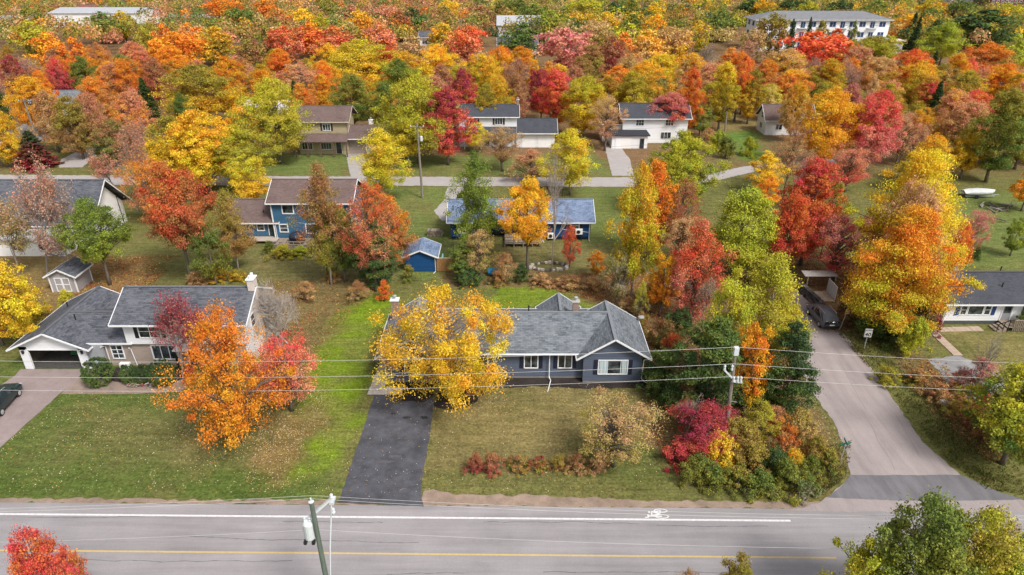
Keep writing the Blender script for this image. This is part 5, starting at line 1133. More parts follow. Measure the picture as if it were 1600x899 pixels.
def broadleaf(seed, h, w, cb, shape, nc, nl, leaf, rc=(.55, .95), flat=.62, limbs=16, shell=.42, trunk_r=None, bark=BARK, droop=0.0, lob=.27):
    rng = np.random.default_rng(seed); zb = cb*h; ch = h-zb; f = SHAPE[shape]
    ph = rng.random(4)*6.28
    C = []; Tt = []
    while len(C) < nc:
        t = rng.random(); r = float(f(np.array(t)))
        if rng.random() > r**1.2+.12: continue
        th = rng.random()*6.283; q = rng.random()**shell
        lobe = 1+lob*math.sin(3*th+ph[0]+3*t)+lob*.7*math.sin(5*th+ph[1]-4*t)
        rad = w*.5*r*q*lobe*.93
        z = zb+ch*(t*.97+.015)-droop*rad*.25
        C.append((rad*math.cos(th), rad*math.sin(th), z)); Tt.append(t)
    C = np.array(C); Tt = np.array(Tt); R_ = (rc[0]*.75+(rc[1]*1.12-rc[0]*.75)*rng.random(nc)**1.3)*(w/8)**.35
    k = np.repeat(np.arange(nc), nl); n = len(k)
    D = rng.normal(size=(n, 3)); D /= np.linalg.norm(D, axis=1, keepdims=True); rad = np.where(rng.random(n) < .8, rng.random(n)**.5, 1+np.abs(rng.normal(size=n))*.28)
    sc = np.stack([R_[k], R_[k], R_[k]*flat], 1); P = C[k]+D*sc*rad[:, None]; P[:, 2] -= droop*rng.random(n)**2*.6
    out = C[k]-np.array([0, 0, zb+ch*.4]); out /= np.maximum(np.linalg.norm(out, axis=1, keepdims=True), .1)
    N = D*.3+out*.35+rng.normal(size=(n, 3))*.6+np.array([0, 0, .38])
    lv = np.stack([rng.random(nc)[k], rng.random(n), np.clip((P[:, 2]-zb)/ch, 0, 1)], 1)
    P[:, 2] = np.maximum(P[:, 2], .05)
    crown = leaves_mesh('crown', P, N, leaf*rng.uniform(.5, 1.5, n), lv, FOL, rng=rng)
    b = MB(); tr_ = trunk_r or (.016*h+.05); top = zb+ch*.72
    bend = rng.normal(size=2)*.02*h; tp = []
    for i in range(7): q = i/6; tp.append((bend[0]*math.sin(q*2.4), bend[1]*math.sin(q*2.0), top*q))
    b.tube(tp, [tr_*(1.25 if i == 0 else 1-.78*i/6) for i in range(7)], 8)
    order = rng.permutation(nc)[:limbs]
    for j in order:
        c = Vector(C[j]); zs = min(top*.95, max(zb*.75, c.z-.35*math.hypot(c.x, c.y)-.1*h)); q = zs/top
        s0 = Vector((bend[0]*math.sin(q*2.4), bend[1]*math.sin(q*2.0), zs)); md = s0.lerp(c, .5)+Vector((rng.normal()*.15, rng.normal()*.15, .12*(c-s0).length)); 
        r0 = tr_*(.45-.25*q); tube_into(b, [s0, md, c], r0, .015, 5)
    me = bpy.data.meshes.new('trunk'); me.from_pydata(b.v, [], b.f); me.materials.append(bark)
    for p in me.polygons: p.use_smooth = True
    return dict(h=h, w=w, crown=crown, trunk=me)
def bare(seed, h, w, levels=4, leafn=0, bark=TWIG, splits=4, leaf=.16, spread=1.0, trunks=1, tmin=.016):
    rng = np.random.default_rng(seed); b = MB(); tips = []
    def grow(p, d, L, r, lv):
        q = p+d*L*.55+Vector(rng.normal(size=3))*L*.05; e = q+(d+Vector((0, 0, .12))).normalized()*L*.5
        tube_into(b, [p, q, e], r, r*.55, 5 if lv < 2 else 3); tips.append(q); tips.append(e)
        if lv >= levels: return
        for k in range(splits if lv else splits+2):
            nd = (d+Vector(rng.normal(size=3))*.55*spread); nd.z = nd.z*.9+.1; nd.normalize()
            grow(p.lerp(e, .45+.55*rng.random()) if k else e, nd, L*(.55+.22*rng.random()), max(r*.52, tmin), lv+1)
    for t in range(trunks):
        d0 = Vector((rng.normal()*.12*trunks, rng.normal()*.12*trunks, 1)).normalized(); grow(Vector((rng.normal()*.2*(trunks-1), rng.normal()*.2*(trunks-1), 0)), d0, h*.40, .014*h+.03, 0)
    V = np.array(b.v); mw = max(np.abs(V[:, :2]).max()*2, .1); sx = w/mw*1.05; sz = h/V[:, 2].max()
    V = V*np.array([sx, sx, sz]); V[:, 2] = np.maximum(V[:, 2], 0)
    me = bpy.data.meshes.new('trunk'); me.from_pydata(V.tolist(), [], b.f); me.materials.append(bark)
    T = np.array(tips)*np.array([sx, sx, sz]); T = T[T[:, 2] > h*.3]; crown = None
    if leafn:
        k = rng.integers(0, len(T), leafn); P = T[k]+rng.normal(size=(leafn, 3))*.14
        lv = np.stack([rng.random(len(T))[k], rng.random(leafn), np.clip(P[:, 2]/h, 0, 1)], 1)
        crown = leaves_mesh('crown', P, rng.normal(size=(leafn, 3))+np.array([0, 0, .4]), leaf*rng.uniform(.7, 1.3, leafn), lv, FOL, rng=rng)
    return dict(h=h, w=w, crown=crown, trunk=me)
def conifer(seed, h, w, nb=150, per=90, leaf=.3, cb=.04, bushy=1.0):
    rng = np.random.default_rng(seed); P = []; N = []; A = []; LV = []; b = MB()
    b.tube([(0, 0, 0), (.02*h, 0, h*.5), (0, 0, h)], [.018*h+.04, .012*h+.02, .01], 7)
    for i in range(nb):
        t = (i+rng.random())/nb; t = t**.85; z = h*(cb+(1-cb)*t); L = w*.5*(1-t)**.82*(.72+.45*rng.random())+.12
        th = i*2.399+rng.normal()*.25; d = np.array([math.cos(th), math.sin(th), 0]); dr = -.28*(1-t)+.25*t
        e = np.array([0, 0, z])+d*L+np.array([0, 0, dr*L]); tube_into(b, [(0, 0, z), tuple(np.array([0, 0, z])*.5+e*.5+np.array([0, 0, .05*L])), tuple(e)], .02+.02*(1-t), .006, 3)
        m = max(14, int(per*L/(w*.5)*1.6)); u = rng.random(m)**.6
        side = np.cross(d, [0, 0, 1]); off = (rng.random(m)-.5)*2*(.5*L*(1.08-u)*.6+.1)*bushy
        p = np.array([0, 0, z])+(e-np.array([0, 0, z]))*u[:, None]+side*off[:, None]+np.array([0, 0, 1])*(rng.normal(size=m)*.09-np.abs(off)*.25)[:, None]
        P.append(p); N.append(np.tile([0, 0, 1.], (m, 1))+rng.normal(size=(m, 3))*.55); A.append(d+side*(np.sign(off)*.7)[:, None]+rng.normal(size=(m, 3))*.3)
        LV.append(np.stack([np.full(m, rng.random()), rng.random(m), np.full(m, t)], 1))
    P = np.concatenate(P); n = len(P); P[:, 2] = np.maximum(P[:, 2], .05)
    crown = leaves_mesh('crown', P, np.concatenate(N), leaf*rng.uniform(.7, 1.4, n), np.concatenate(LV), FOL, .42, rng, axis=np.concatenate(A))
    me = bpy.data.meshes.new('trunk'); me.from_pydata(b.v, [], b.f); me.materials.append(BARK)
    return dict(h=h, w=w, crown=crown, trunk=me)
FAM = {
 'm': [broadleaf(7, 11, 8, .12, 'birch', 190, 210, .172, (.5, 1.0), limbs=40, lob=.34), broadleaf(8, 12, 11, .18, 'dome', 250, 210, .181, (.55, 1.05), limbs=40, lob=.34), broadleaf(1, 12, 10, .16, 'oval', 260, 210, .181, (.5, .95), limbs=40), broadleaf(2, 11, 9, .2, 'round', 220, 210, .176, (.5, .95), limbs=36), broadleaf(3, 9, 7, .18, 'oval', 165, 189, .163, (.45, .85), limbs=30), broadleaf(4, 7, 5.5, .2, 'dome', 120, 173, .146, (.4, .75), limbs=26), broadleaf(5, 13, 8.5, .15, 'oval', 240, 199, .176, (.5, .9), limbs=40), broadleaf(6, 5, 4, .18, 'round', 85, 157, .120, (.35, .6), limbs=20)],
 'h': [broadleaf(11, 11, 11, .14, 'dome', 260, 391, .135, (.7, 1.15), .4, 40, .5, lob=.26), broadleaf(12, 9, 9, .2, 'vase', 190, 378, .131, (.6, 1.1), .42, 30, .5, lob=.25)],
 'v': [broadleaf(13, 9, 7, .36, 'dome', 150, 266, .139, (.45, .9), limbs=50, lob=.22), broadleaf(14, 10, 8, .34, 'oval', 170, 266, .143, (.45, .9), limbs=50, lob=.22)],
 'b': [broadleaf(21, 12, 6.5, .2, 'birch', 165, 210, .139, (.5, .85), .8, 40, .55, .14, PALEBARK, .3), broadleaf(22, 11, 6, .22, 'oval', 150, 196, .139, (.48, .8), .8, 40, .55, .13, PALEBARK, .3), broadleaf(23, 8, 4.5, .2, 'birch', 95, 182, .123, (.4, .7), .8, 26, .55, .1, PALEBARK, .25)],
 's': [broadleaf(31, 10, 8, .2, 'vase', 150, 127, .123, (.5, .9), .7, 110, .5), broadleaf(32, 8, 6.5, .2, 'round', 120, 127, .119, (.45, .85), .7, 90, .5), broadleaf(33, 12, 8, .25, 'oval', 160, 127, .131, (.5, .95), .7, 110, .5), broadleaf(34, 5, 5, .15, 'dome', 95, 127, .102, (.38, .65), .7, 80, .5)],
 'a': [broadleaf(35, 10, 9, .1, 'oval', 190, 208, .125, (.4, .95), .75, 110, .55, lob=.33), broadleaf(36, 8, 7, .1, 'dome', 150, 224, .117, (.4, .85), .75, 100, .55, lob=.33)],
 'w': [broadleaf(44, 11.5, 12.5, .2, 'vase', 118, 400, .14, (.5, 1.0), .85, 90, .4, .2, PALEBARK, 1.1, .3)],
 'n': [bare(51, 8, 4.5), bare(52, 11, 7), bare(53, 4.5, 5.5, 4, 0, mat('pale_twig', (.42,.37,.33), .95, .2), 4, spread=1.2, trunks=9), bare(54, 7, 2.2, 3, 0, PALEBARK, 5, spread=.7)],
 'z': [bare(55, 5.5, 6, 4, 0, mat('pale_twig', (.42,.37,.33), .95, .2), 5, spread=1.15, trunks=4, tmin=.012)],
 'd': [bare(61, 10, 8, 4, 5200, TWIG, 5), bare(62, 9, 7, 4, 6500, TWIG, 5), bare(63, 12, 8, 4, 5500, TWIG, 5), bare(64, 6.5, 5.5, 4, 2000, TWIG, 4, .15), bare(65, 5, 6.5, 4, 4200, TWIG, 5, .16, 1.2)],
 'c': [conifer(71, 10, 5.2), conifer(72, 12, 5), conifer(73, 6, 3.2, 90, 70, .22)],
 'p': [broadleaf(81, 9, 7.5, .06, 'birch', 150, 255, .160, (.5, .95), .38, 60, .5, .14, BARK, .2, .3), broadleaf(82, 8, 5.5, .06, 'birch', 110, 240, .152, (.4, .8), .38, 50, .5, .13, BARK, .2, .3)],
 'u': [broadleaf(91, 1.7, 2.3, .02, 'shrub', 46, 110, .093, (.28, .42), .8, 14, .4, .03), broadleaf(92, 2.6, 3.2, .03, 'shrub', 60, 117, .128, (.4, .6), .8, 16, .42, .04), broadleaf(93, 3.6, 4.2, .06, 'round', 75, 123, .162, (.45, .7), .8, 18, .42, .05), broadleaf(94, 1.0, 1.6, .0, 'shrub', 34, 91, .085, (.2, .34), .7, 10, .4, .02)],
 'k': [broadleaf(96, 1.7, 2.1, .0, 'round', 260, 70, .07, (.14, .2), .9, 8, .07, .04, lob=.02)],
 'f': [broadleaf(101, 12, 10, .1, 'oval', 120, 42, .52, (.9, 1.4)), broadleaf(102, 11, 10.5, .1, 'round', 120, 42, .52, (.9, 1.4)), broadleaf(103, 13, 8.5, .08, 'oval', 110, 42, .5, (.8, 1.3)), broadleaf(104, 9, 8, .08, 'dome', 90, 42, .46, (.8, 1.2))],
}
PAL = {'Y': ((.80,.585,.05), 'yellow'), 'GY': ((.80,.47,.045), 'golden'), 'O': ((.78,.31,.04), 'orange'), 'RO': ((.74,.19,.06), 'red-orange'), 'R': ((.72,.135,.095), 'red'), 'DR': ((.40,.06,.075), 'burgundy'),
       'PK': ((.68,.27,.23), 'pink'), 'SA': ((.66,.32,.18), 'salmon'), 'BR': ((.44,.225,.10), 'rust-brown'), 'TA': ((.62,.42,.19), 'tan'), 'YG': ((.55,.51,.05), 'yellow-green'), 'LG': ((.37,.43,.06), 'lime green'),
       'G': ((.16,.225,.055), 'green'), 'DG': ((.07,.115,.05), 'dark green'), 'OL': ((.35,.30,.055), 'olive'), 'GR': ((.38,.32,.28), 'greyish')}
KINDW = {'m': ('maple_tree', 'maple', 'tree'), 'h': ('maple_tree', 'spreading maple', 'tree'), 'v': ('maple_tree', 'high-crowned maple', 'tree'), 'z': ('bare_bush', 'pale leafless bush', 'bush'), 'b': ('birch_tree', 'birch', 'tree'), 'a': ('maple_tree', 'ragged-crowned maple', 'tree'), 's': ('thin_tree', 'sparse-leaved tree', 'tree'), 'w': ('golden_tree', 'wide-limbed tree', 'tree'),
         'n': ('bare_tree', 'bare tree', 'tree'), 'd': ('thin_tree', 'nearly bare tree', 'tree'), 'c': ('spruce_tree', 'spruce', 'tree'), 'p': ('pine_tree', 'bushy pine', 'tree'), 'u': ('shrub', 'shrub', 'shrub'), 'k': ('clipped_bush', 'clipped round bush', 'bush'), 'f': ('woodland_tree', 'woodland tree', 'tree')}
MARKS = [('the slate-blue bungalow', -2, 54), ('the open garage', -43, 55), ('the brick chimney of the split-level house', -25, 57), ('the white bungalow with blue shutters', 50, 63), ('the steel-blue house', -28, 86), ('the navy bungalow', 1, 87),
    ('the deep blue shed', -11, 77), ('the grey garden shed', -51.5, 71), ('the steep-roofed white house', -60, 86), ('the beige house', -34, 128), ('the white two-storey house', -3, 134), ('the white gabled house', 28, 136), ('the white cottage', 56, 144),
    ('the white apartment block', 113, 268), ('the far commercial hall', -200, 352), ('the clearing with the white van', -12, 250), ('the covered boat', 72, 102), ('the parked grey vehicle', 32.5, 63), ('the utility pole by the red shrub', 17, 43.8), ('the speed limit sign', 33.5, 56),
    ('the street corner', 24, 41), ('the transformer pole', -10.7, 27.5), ('the grey lot', -95, 136), ('the bright green lawn', 46, 135), ('the pole on the second street', -14, 103), ('the dark driveway', -9.5, 44), ('the golden tree\'s mulch bed', -5, 49), ('the skyline blocks', 250, 345), ('the clay-coloured driveway', -45, 50)]
TREES = []
nr_ = np.random.default_rng(77)
def plant(x, y, h, w, kind, A, B, group=None, label=None, zb=0.0):
    fam = FAM['f' if (kind in 'mhsav' and y > 205) else kind]
    best = sorted(fam, key=lambda v: abs(math.log(v['h']/h))+abs(math.log(v['w']/w))+nr_.random()*.35)[0]
    name, kw, cat = KINDW[kind]
    root = bpy.data.objects.new(name, None); COL.objects.link(root); root.empty_display_size = .3
    root.location = (x, y, zb); root.rotation_euler = (0, 0, nr_.random()*6.283); sw_ = w/best['w']; root.scale = (sw_, sw_*nr_.uniform(.92, 1.08), h/best['h'])
    for nm in ('trunk', 'crown'):
        if best[nm] is None: continue
        o = bpy.data.objects.new(nm, best[nm]); COL.objects.link(o); o.parent = root
        if nm == 'crown':
            j = nr_.uniform(.88, 1.12); o.color = (*[c*j for c in PAL[A][0]], 1); o['colb'] = [float(c*j) for c in PAL[B][0]]
    root['category'] = cat; root['group'] = group or ('trees of the wood' if y > 118 else 'shrubs around the gardens' if cat != 'tree' else 'garden and roadside trees')
    if label is None:
        size = ('tall ' if h > 11.5 else 'small ' if h < 5 else '') if cat == 'tree' else ('low ' if h < 1.3 else 'tall ' if h > 2.6 else '')
        q = w/h; form = '' if cat != 'tree' else 'broad ' if q > .95 else 'slender ' if q < .58 else 'rounded ' if q > .8 else ''
        colr = '' if kind == 'n' else PAL[A][1]+(' and '+PAL[B][1] if B != A else '')
        ds = sorted((math.hypot(x-mx, y-my), n) for n, mx, my in MARKS)
        near = 'right beside ' if ds[0][0] < 7 else 'near ' if ds[0][0] < 22 else 'some way from '
        label = f"{size}{form}{colr} {kw} between {ds[0][1]} and {ds[1][1]}"
        if ds[0][0] < 9 or len(label.split()) > 16: label = f"{size}{form}{colr} {kw} {near}{ds[0][1]}"
        if len(label.split()) > 16: label = f"{form}{colr} {kw} {near}{ds[0][1]}"
        if y > 205: name = 'woodland_tree' if cat == 'tree' and kind != 'c' else name
        root.name = name
    root['label'] = ' '.join(label.split()); TREES.append((x, y, w)); return root
def from_base(spec):
    for ln in spec.strip().split('\n'):
        ln = ln.split('#')[0].strip()
        if not ln: continue
        p = ln.split(); x, yb, yt, w = map(float, p[:4]); kind, A, B = p[4:7]
        g = G(x, yb); h = max(AT(x, yt, g.y).z, .5); wm = w*depth(g.x, g.y, h*.6)/FOC
        plant(g.x, g.y, h, wm, kind, A, B)
def from_top(spec):
    KINDW['m'] = ('woodland_tree', 'woodland tree', 'tree')
    for ln in spec.strip().split('\n'):
        ln = ln.split('#')[0].strip()
        if not ln: continue
        p = ln.split(); x, yt, w = map(float, p[:3]); A, B = p[3:5]; kind = p[5] if len(p) > 5 else 'm'; h = float(p[6]) if len(p) > 6 else 12.0
        g = G(x, yt, h*.97); wm = w*1.14*depth(g.x, g.y, h*.6)/FOC
        plant(g.x, g.y, h, wm, kind, A, B)
# --- trees whose foot (or its place) the photograph shows: x foot-y top-y width kind colours
from_base('''
705 628 437 240 w GY Y
376 690 478 178 a O O
456 642 528 112 s R SA
286 592 448 112 d DR PK
440 540 428 112 z GR GR
958 728 624 132 s TA OL
1098 705 634 125 a DR R
1070 690 610 60 n GR GR
1100 648 490 125 p G DG
1032 600 545 70 p G DG
1218 655 500 100 p DG G
1122 618 420 98 b YG LG
1180 612 386 120 b YG OL
1226 556 472 52 b YG Y
1160 650 505 62 m O GY
1078 505 348 108 a RO PK
1030 495 395 52 m GY O
1150 430 288 115 m LG YG
985 475 248 85 b GY YG
1012 405 245 80 m O RO
1058 410 275 58 s BR DR
1058 340 204 108 m YG LG
1250 415 245 95 m R RO
1222 430 300 70 m RO R
1282 400 268 52 b OL YG
1302 440 335 95 s PK R
1345 450 330 75 s R PK
1395 455 236 168 h Y YG
1392 480 275 128 a TA PK
1382 530 327 185 h O YG
1478 450 345 44 m RO O
1510 405 325 46 s PK BR
1565 725 572 150 m YG G
1600 700 590 90 m LG YG
1515 620 508 45 n GR GR
1520 618 560 60 s PK GR
1578 400 342 36 m LG G
1524 405 383 18 c G G
38 545 406 100 m Y Y
5 540 412 75 m RO R
75 440 240 130 d SA GR
110 420 255 100 d GR SA
30 430 300 90 d TA OL
172 445 312 96 v G LG
299 440 254 112 v RO BR
338 445 352 56 m G OL
373 425 290 62 b OL BR
518 445 246 82 b BR OL
540 440 320 70 m OL G
588 455 280 88 s RO SA
612 430 300 75 m O BR
592 450 340 75 p G DG
600 315 196 88 b Y YG
745 408 228 82 b G LG
824 422 279 88 v GY GY
862 425 205 75 n GR GR
890 305 197 95 b Y YG
785 268 198 72 s TA BR
830 285 235 80 s SA TA
890 418 352 34 s RO R
932 432 392 32 m O OL
962 475 380 60 s YG GR
975 478 400 40 n GR GR
750 432 360 70 s TA OL
725 430 380 50 m G OL
724 444 405 34 p G DG

790 440 395 40 s BR TA
440 256 121 108 m YG OL
385 300 195 100 m YG OL
330 305 170 115 m GY Y
400 330 240 70 b YG GY
290 290 180 100 m OL GY
255 300 220 70 m Y GY
215 330 195 90 d SA BR
240 350 245 70 s O SA
185 300 230 80 d SA PK
655 255 116 120 m YG OL
700 258 135 75 m DR R
640 262 165 60 b YG Y
745 238 190 45 m Y YG
868 205 108 62 m R RO
910 218 118 80 m YG GY
945 236 150 62 s TA SA
845 190 110 50 m DR R
1042 218 144 70 v PK R
1072 215 104 50 m RO O
1092 215 165 40 m OL G
1147 190 82 55 v RO O
1122 205 95 55 m Y OL
1190 305 235 62 b Y GY
1195 330 275 42 m O GY
1225 300 190 55 s BR TA
1280 265 135 100 m GY O
1350 270 140 80 m R PK
1245 330 240 50 d PK GR
1320 300 225 70 s SA R
1400 260 175 60 s SA TA
1470 240 140 75 m SA GY
1540 285 135 85 m OL G
1500 280 200 50 m Y GY
1585 265 150 70 m G OL
1445 290 210 60 m GY OL
1420 300 235 55 m Y OL
1595 330 260 50 m O GY
1560 240 165 55 m YG OL
1095 520 430 40 d GR TA
1000 500 440 30 s YG GR
1060 420 330 60 s TA SA
60 262 205 70 c DG DR
20 262 170 60 m GY Y
''')
# --- crowns of the wood, feet hidden: top x, top y, width, colours, kind, height
from_top('''
45 14 60 OL G
42 34 48 YG OL
68 52 48 O GY
10 85 40 DR BR
82 92 36 R DR
112 62 46 O RO
156 20 50 G OL
187 18 34 GY YG
150 68 44 BR O
122 88 44 G OL
172 98 48 SA O
140 122 52 O BR
36 124 54 GY O
64 142 44 BR TA
102 150 56 OL BR
132 146 44 SA BR
205 66 44 SA RO
228 38 34 OL YG
252 40 34 O SA
292 38 48 O SA
270 54 88 O GY m 13
332 44 62 GY OL
374 14 42 G OL
346 0 52 O RO
352 90 56 O GY
300 104 104 OL GY m 13
192 96 52 O RO
220 124 34 DG G c 9
200 140 50 SA O
388 58 44 BR OL
236 92 40 BR DR
412 42 34 OL G
432 14 42 O SA
442 44 54 RO SA
470 14 42 Y GY
500 22 28 YG LG
512 0 42 OL G
546 8 34 SA PK
482 36 52 RO O
520 42 62 RO SA
562 18 52 GY O
602 10 38 SA BR
622 18 42 BR RO
642 14 48 DG G
592 38 52 SA RO
690 38 52 GY OL
730 44 52 RO SA
680 72 68 GY Y m 13
756 88 52 GY YG
782 74 52 O GY
562 64 115 YG GY m 14
510 70 54 GY YG
504 94 34 O RO
466 98 74 SA TA s
622 94 64 G YG
642 58 54 TA BR
722 108 42 DR R
412 0 42 O RO
752 8 42 BR SA
702 2 34 Y GY
790 0 36 G OL
815 38 66 G DG m 13
812 0 34 G DG
836 8 42 G OL
862 18 62 LG OL
916 0 52 YG LG
962 4 42 DG G
986 0 34 G OL
1022 4 28 Y GY
1066 8 38 OL O
950 20 42 GY OL
1026 24 42 GY O
990 24 34 G OL
932 34 44 TA OL
886 48 88 PK SA m 13
976 54 38 O TA
960 58 44 BR DR
1012 48 56 GY TA
1056 44 54 TA GY
1097 38 25 Y YG m 10
1130 18 52 G OL
1116 64 44 GR TA d
1146 74 44 O SA
1172 64 42 SA GR s
1012 98 74 GY OL m 13
816 74 54 O GY
802 118 44 BR SA
990 112 54 OL Y
1172 0 42 DG G
1196 2 34 GY OL
1212 14 34 OL G
1242 0 42 DG G
1266 4 28 YG LG
1316 2 36 DG G
1372 2 46 G OL
1422 24 52 GY O
1432 22 26 DG DG c 13
1462 0 48 GY YG
1466 34 34 DG G
1486 34 66 LG YG b 14
1546 18 92 DG G m 14
1506 2 34 G OL
1582 8 34 YG OL
1286 54 108 RO R m 13
1232 78 66 TA GY m 12
1366 58 84 OL YG m 13
1302 94 52 GY OL
1432 78 62 RO O
1442 98 76 GY OL m 12
1546 68 86 O SA m 13
1592 58 40 LG YG
1502 84 44 O GY
1335 130 40 PK R
1250 130 50 GY TA
1395 130 50 OL GY
1520 110 60 OL GY
1575 100 60 O GY
1200 95 46 O SA
1180 110 40 OL GY
860 96 46 O SA
925 70 44 BR OL
985 85 46 TA GY
1085 85 46 GY TA
780 120 46 GY OL
545 120 60 OL G
600 130 50 G OL
470 130 54 O BR
690 100 40 BR PK
760 130 40 OL GY
''')
KINDW['m'] = ('maple_tree', 'maple', 'tree')
# --- shrubs: clipped bushes, hedge, roadside thicket
from_base('''
158 600 563 46 k DG G
206 598 572 30 k DG G
226 598 572 28 k DG G
257 602 564 40 k DG G
742 737 710 36 u BR DR
771 738 711 38 u BR DR
808 732 714 34 u BR OL
840 733 716 34 u DR OL
872 733 712 36 u OL BR
902 735 710 36 u BR TA
932 737 708 40 u TA BR
300 600 575 24 u DR R
1118 728 678 62 u Y GY
1130 745 718 34 u LG Y
1065 722 690 60 u R DR
1085 750 712 56 u G OL
1112 760 730 60 u G OL
1150 765 735 66 u OL G
1190 768 738 64 u G OL
1228 765 720 60 u G OL
1255 770 740 50 u G GR
1210 745 700 56 u DG G
1175 740 690 60 u OL BR
1150 715 660 70 u OL BR
1185 690 630 70 s OL YG
1205 680 635 50 s SA O
1225 715 665 46 u O SA
1245 690 640 50 u OL TA
1268 720 680 44 u OL BR
1290 735 705 40 u OL G
1265 750 715 44 u G OL
1235 745 700 40 u GY OL
1045 645 600 50 u DG G
1020 620 585 46 u G DG
1070 665 620 44 s BR TA
1150 625 580 60 p DG G
1190 640 570 50 p DG G
813 441 414 34 u DG G
780 446 424 30 u BR OL
735 445 420 40 u DG G
850 446 428 40 u TA BR
890 448 430 44 u BR TA
930 452 432 40 u TA BR
640 440 415 24 u OL G
1420 555 500 46 u LG YG
1360 525 470 60 u DG G
1330 505 470 44 u DG BR
1390 535 500 50 u DG G
1440 520 490 40 u DG DR
1455 510 485 26 u DR BR
1385 600 575 40 u OL YG
1430 600 580 44 u BR OL
1460 625 600 44 u BR TA
1490 645 615 44 u BR OL
1520 665 640 44 u DR BR
1545 690 655 46 u OL BR
1500 610 580 50 s PK BR
1530 640 612 30 u R DR
1592 512 486 30 u G OL
440 402 385 44 u YG OL
470 400 388 40 u LG YG
420 395 378 24 u G OL
310 445 425 36 u TA BR
345 440 420 34 u GY OL
370 438 422 34 u OL GY
105 480 455 30 u YG OL
60 500 470 40 u Y OL
560 470 440 44 s BR TA
520 440 420 30 u OL BR
480 470 440 40 s BR TA
600 470 440 28 u RO O
460 600 560 50 s BR SA
1170 245 212 24 u LG YG
1120 238 205 30 u LG YG
1132 248 215 26 u G OL
1105 222 200 26 u BR TA
1215 420 380 50 u SA BR
1190 450 400 60 m YG OL
1214 470 430 36 u R PK
1050 560 520 40 u RO BR
1000 520 490 30 u BR OL
980 490 465 40 s BR TA
1020 470 440 40 u OL BR
1060 520 480 50 u DG G
1040 545 500 50 u BR G
''')
# --- trees on the camera's side of the main road: tops only
for x, yt, Y, w, kind, A, B in [(32, 826, 26, 3.4, 'm', 'R', 'RO'), (92, 866, 25.6, 1.9, 'm', 'R', 'OL'), (1475, 776, 26, 5.6, 'm', 'G', 'OL'), (1565, 792, 25.5, 5.4, 'm', 'OL', 'YG'), (1365, 852, 26.2, 4.0, 'm', 'YG', 'LG'), (1160, 866, 25.8, 2.6, 'm', 'OL', 'BR'), (1080, 892, 25.5, 2.2, 's', 'BR', 'OL'), (1600, 840, 26, 5, 'm', 'LG', 'YG')]:
    q = AT(x, yt, Y); plant(q.x, Y, q.z, w, kind, A, B)

KINDW['m'] = ('woodland_tree', 'woodland tree', 'tree')
for x, yt, Y, w, kind, A, B in [(1213, 22, 240, 11, 'm', 'OL', 'BR'), (1241, 30, 246, 5, 'c', 'DG', 'G'), (1268, 27, 250, 4.2, 'c', 'DG', 'G'), (1286, 33, 248, 6, 'm', 'OL', 'G'), (1337, 34, 252, 4, 's', 'G', 'OL'), (1310, 46, 236, 9, 'm', 'RO', 'O'), (1440, 24, 240, 5.5, 'c', 'DG', 'DG'), (1180, 46, 236, 9, 'm', 'TA', 'OL'), (1385, 56, 232, 10, 'm', 'YG', 'OL')]:
    q = AT(x, yt, Y); plant(q.x, Y, q.z, w, kind, A, B)
# --- rest of the wood up to 260 m, smaller trees between the ones above
BUILT = [(-34,131,14),(-2,137,14),(27,139,13),(58,146,9),(-90,136,22),(-107,166,7),(-60,154,7),(-58,142,9),(46,135,15),(-68,88,18),(-200,362,26),(113,274,34),(-12,250,15),(-60,112,6),(72,102,12)]
RND = random.Random(21)
def tone(x, y):
    """usual autumn colours of that part of the wood"""
    u = x/max(y, 1)
    if y > 255: pool = ['OL','G','YG','OL','G','OL','DG','TA','G','BR','GY'] if u > -.05 else ['O','OL','SA','OL','G','BR','BR','G','TA']
    elif u < -.35: pool = ['O','OL','BR','GY','SA','G','O']
    elif u < .0: pool = ['GY','O','RO','GY','OL','SA','YG','BR']
    elif u < .35: pool = ['GY','TA','OL','O','SA','Y','BR','G']
    else: pool = ['GY','O','OL','R','TA','YG','SA']
    return RND.choice(pool)
cand = []
yy = 121.0
while yy < 262:
    sp_ = 8.4+(yy-120)*.02; xx = -(yy*.80+8)
    while xx < yy*.80+8:
        cand.append((xx+RND.uniform(-2.2, 2.2), yy+RND.uniform(-2.2, 2.2))); xx += sp_
    yy += sp_
fills = 0
for x, y in cand:
    if any(math.hypot(x-bx_, y-by_) < r_ for bx_, by_, r_ in BUILT): continue
    if any(math.hypot(x-tx_, y-ty_) < 3.2+tw_*.22 for tx_, ty_, tw_ in TREES): continue
    if 124 < y < 150 and -24 < x < 60 and y < 143: continue
    if y < 127 and -48 < x < 62: continue
    if y < 150 and 60 < x < 64: continue
    if fills >= 165: break
    h_ = RND.uniform(6.4, 11.4); kd = RND.random(); kd = 'd' if kd < .14 else 'c' if kd < .22 else 'b' if kd < .34 else 'm' if y < 205 else 'f'
    ca, cb = ('SA', 'GR') if kd == 'd' else ('DG', 'G') if kd == 'c' else (tone(x, y), tone(x, y))
    plant(x, y, h_, h_*(RND.uniform(.72, .92) if kd in 'mfd' else RND.uniform(.42, .58)), kd, ca, cb); fills += 1
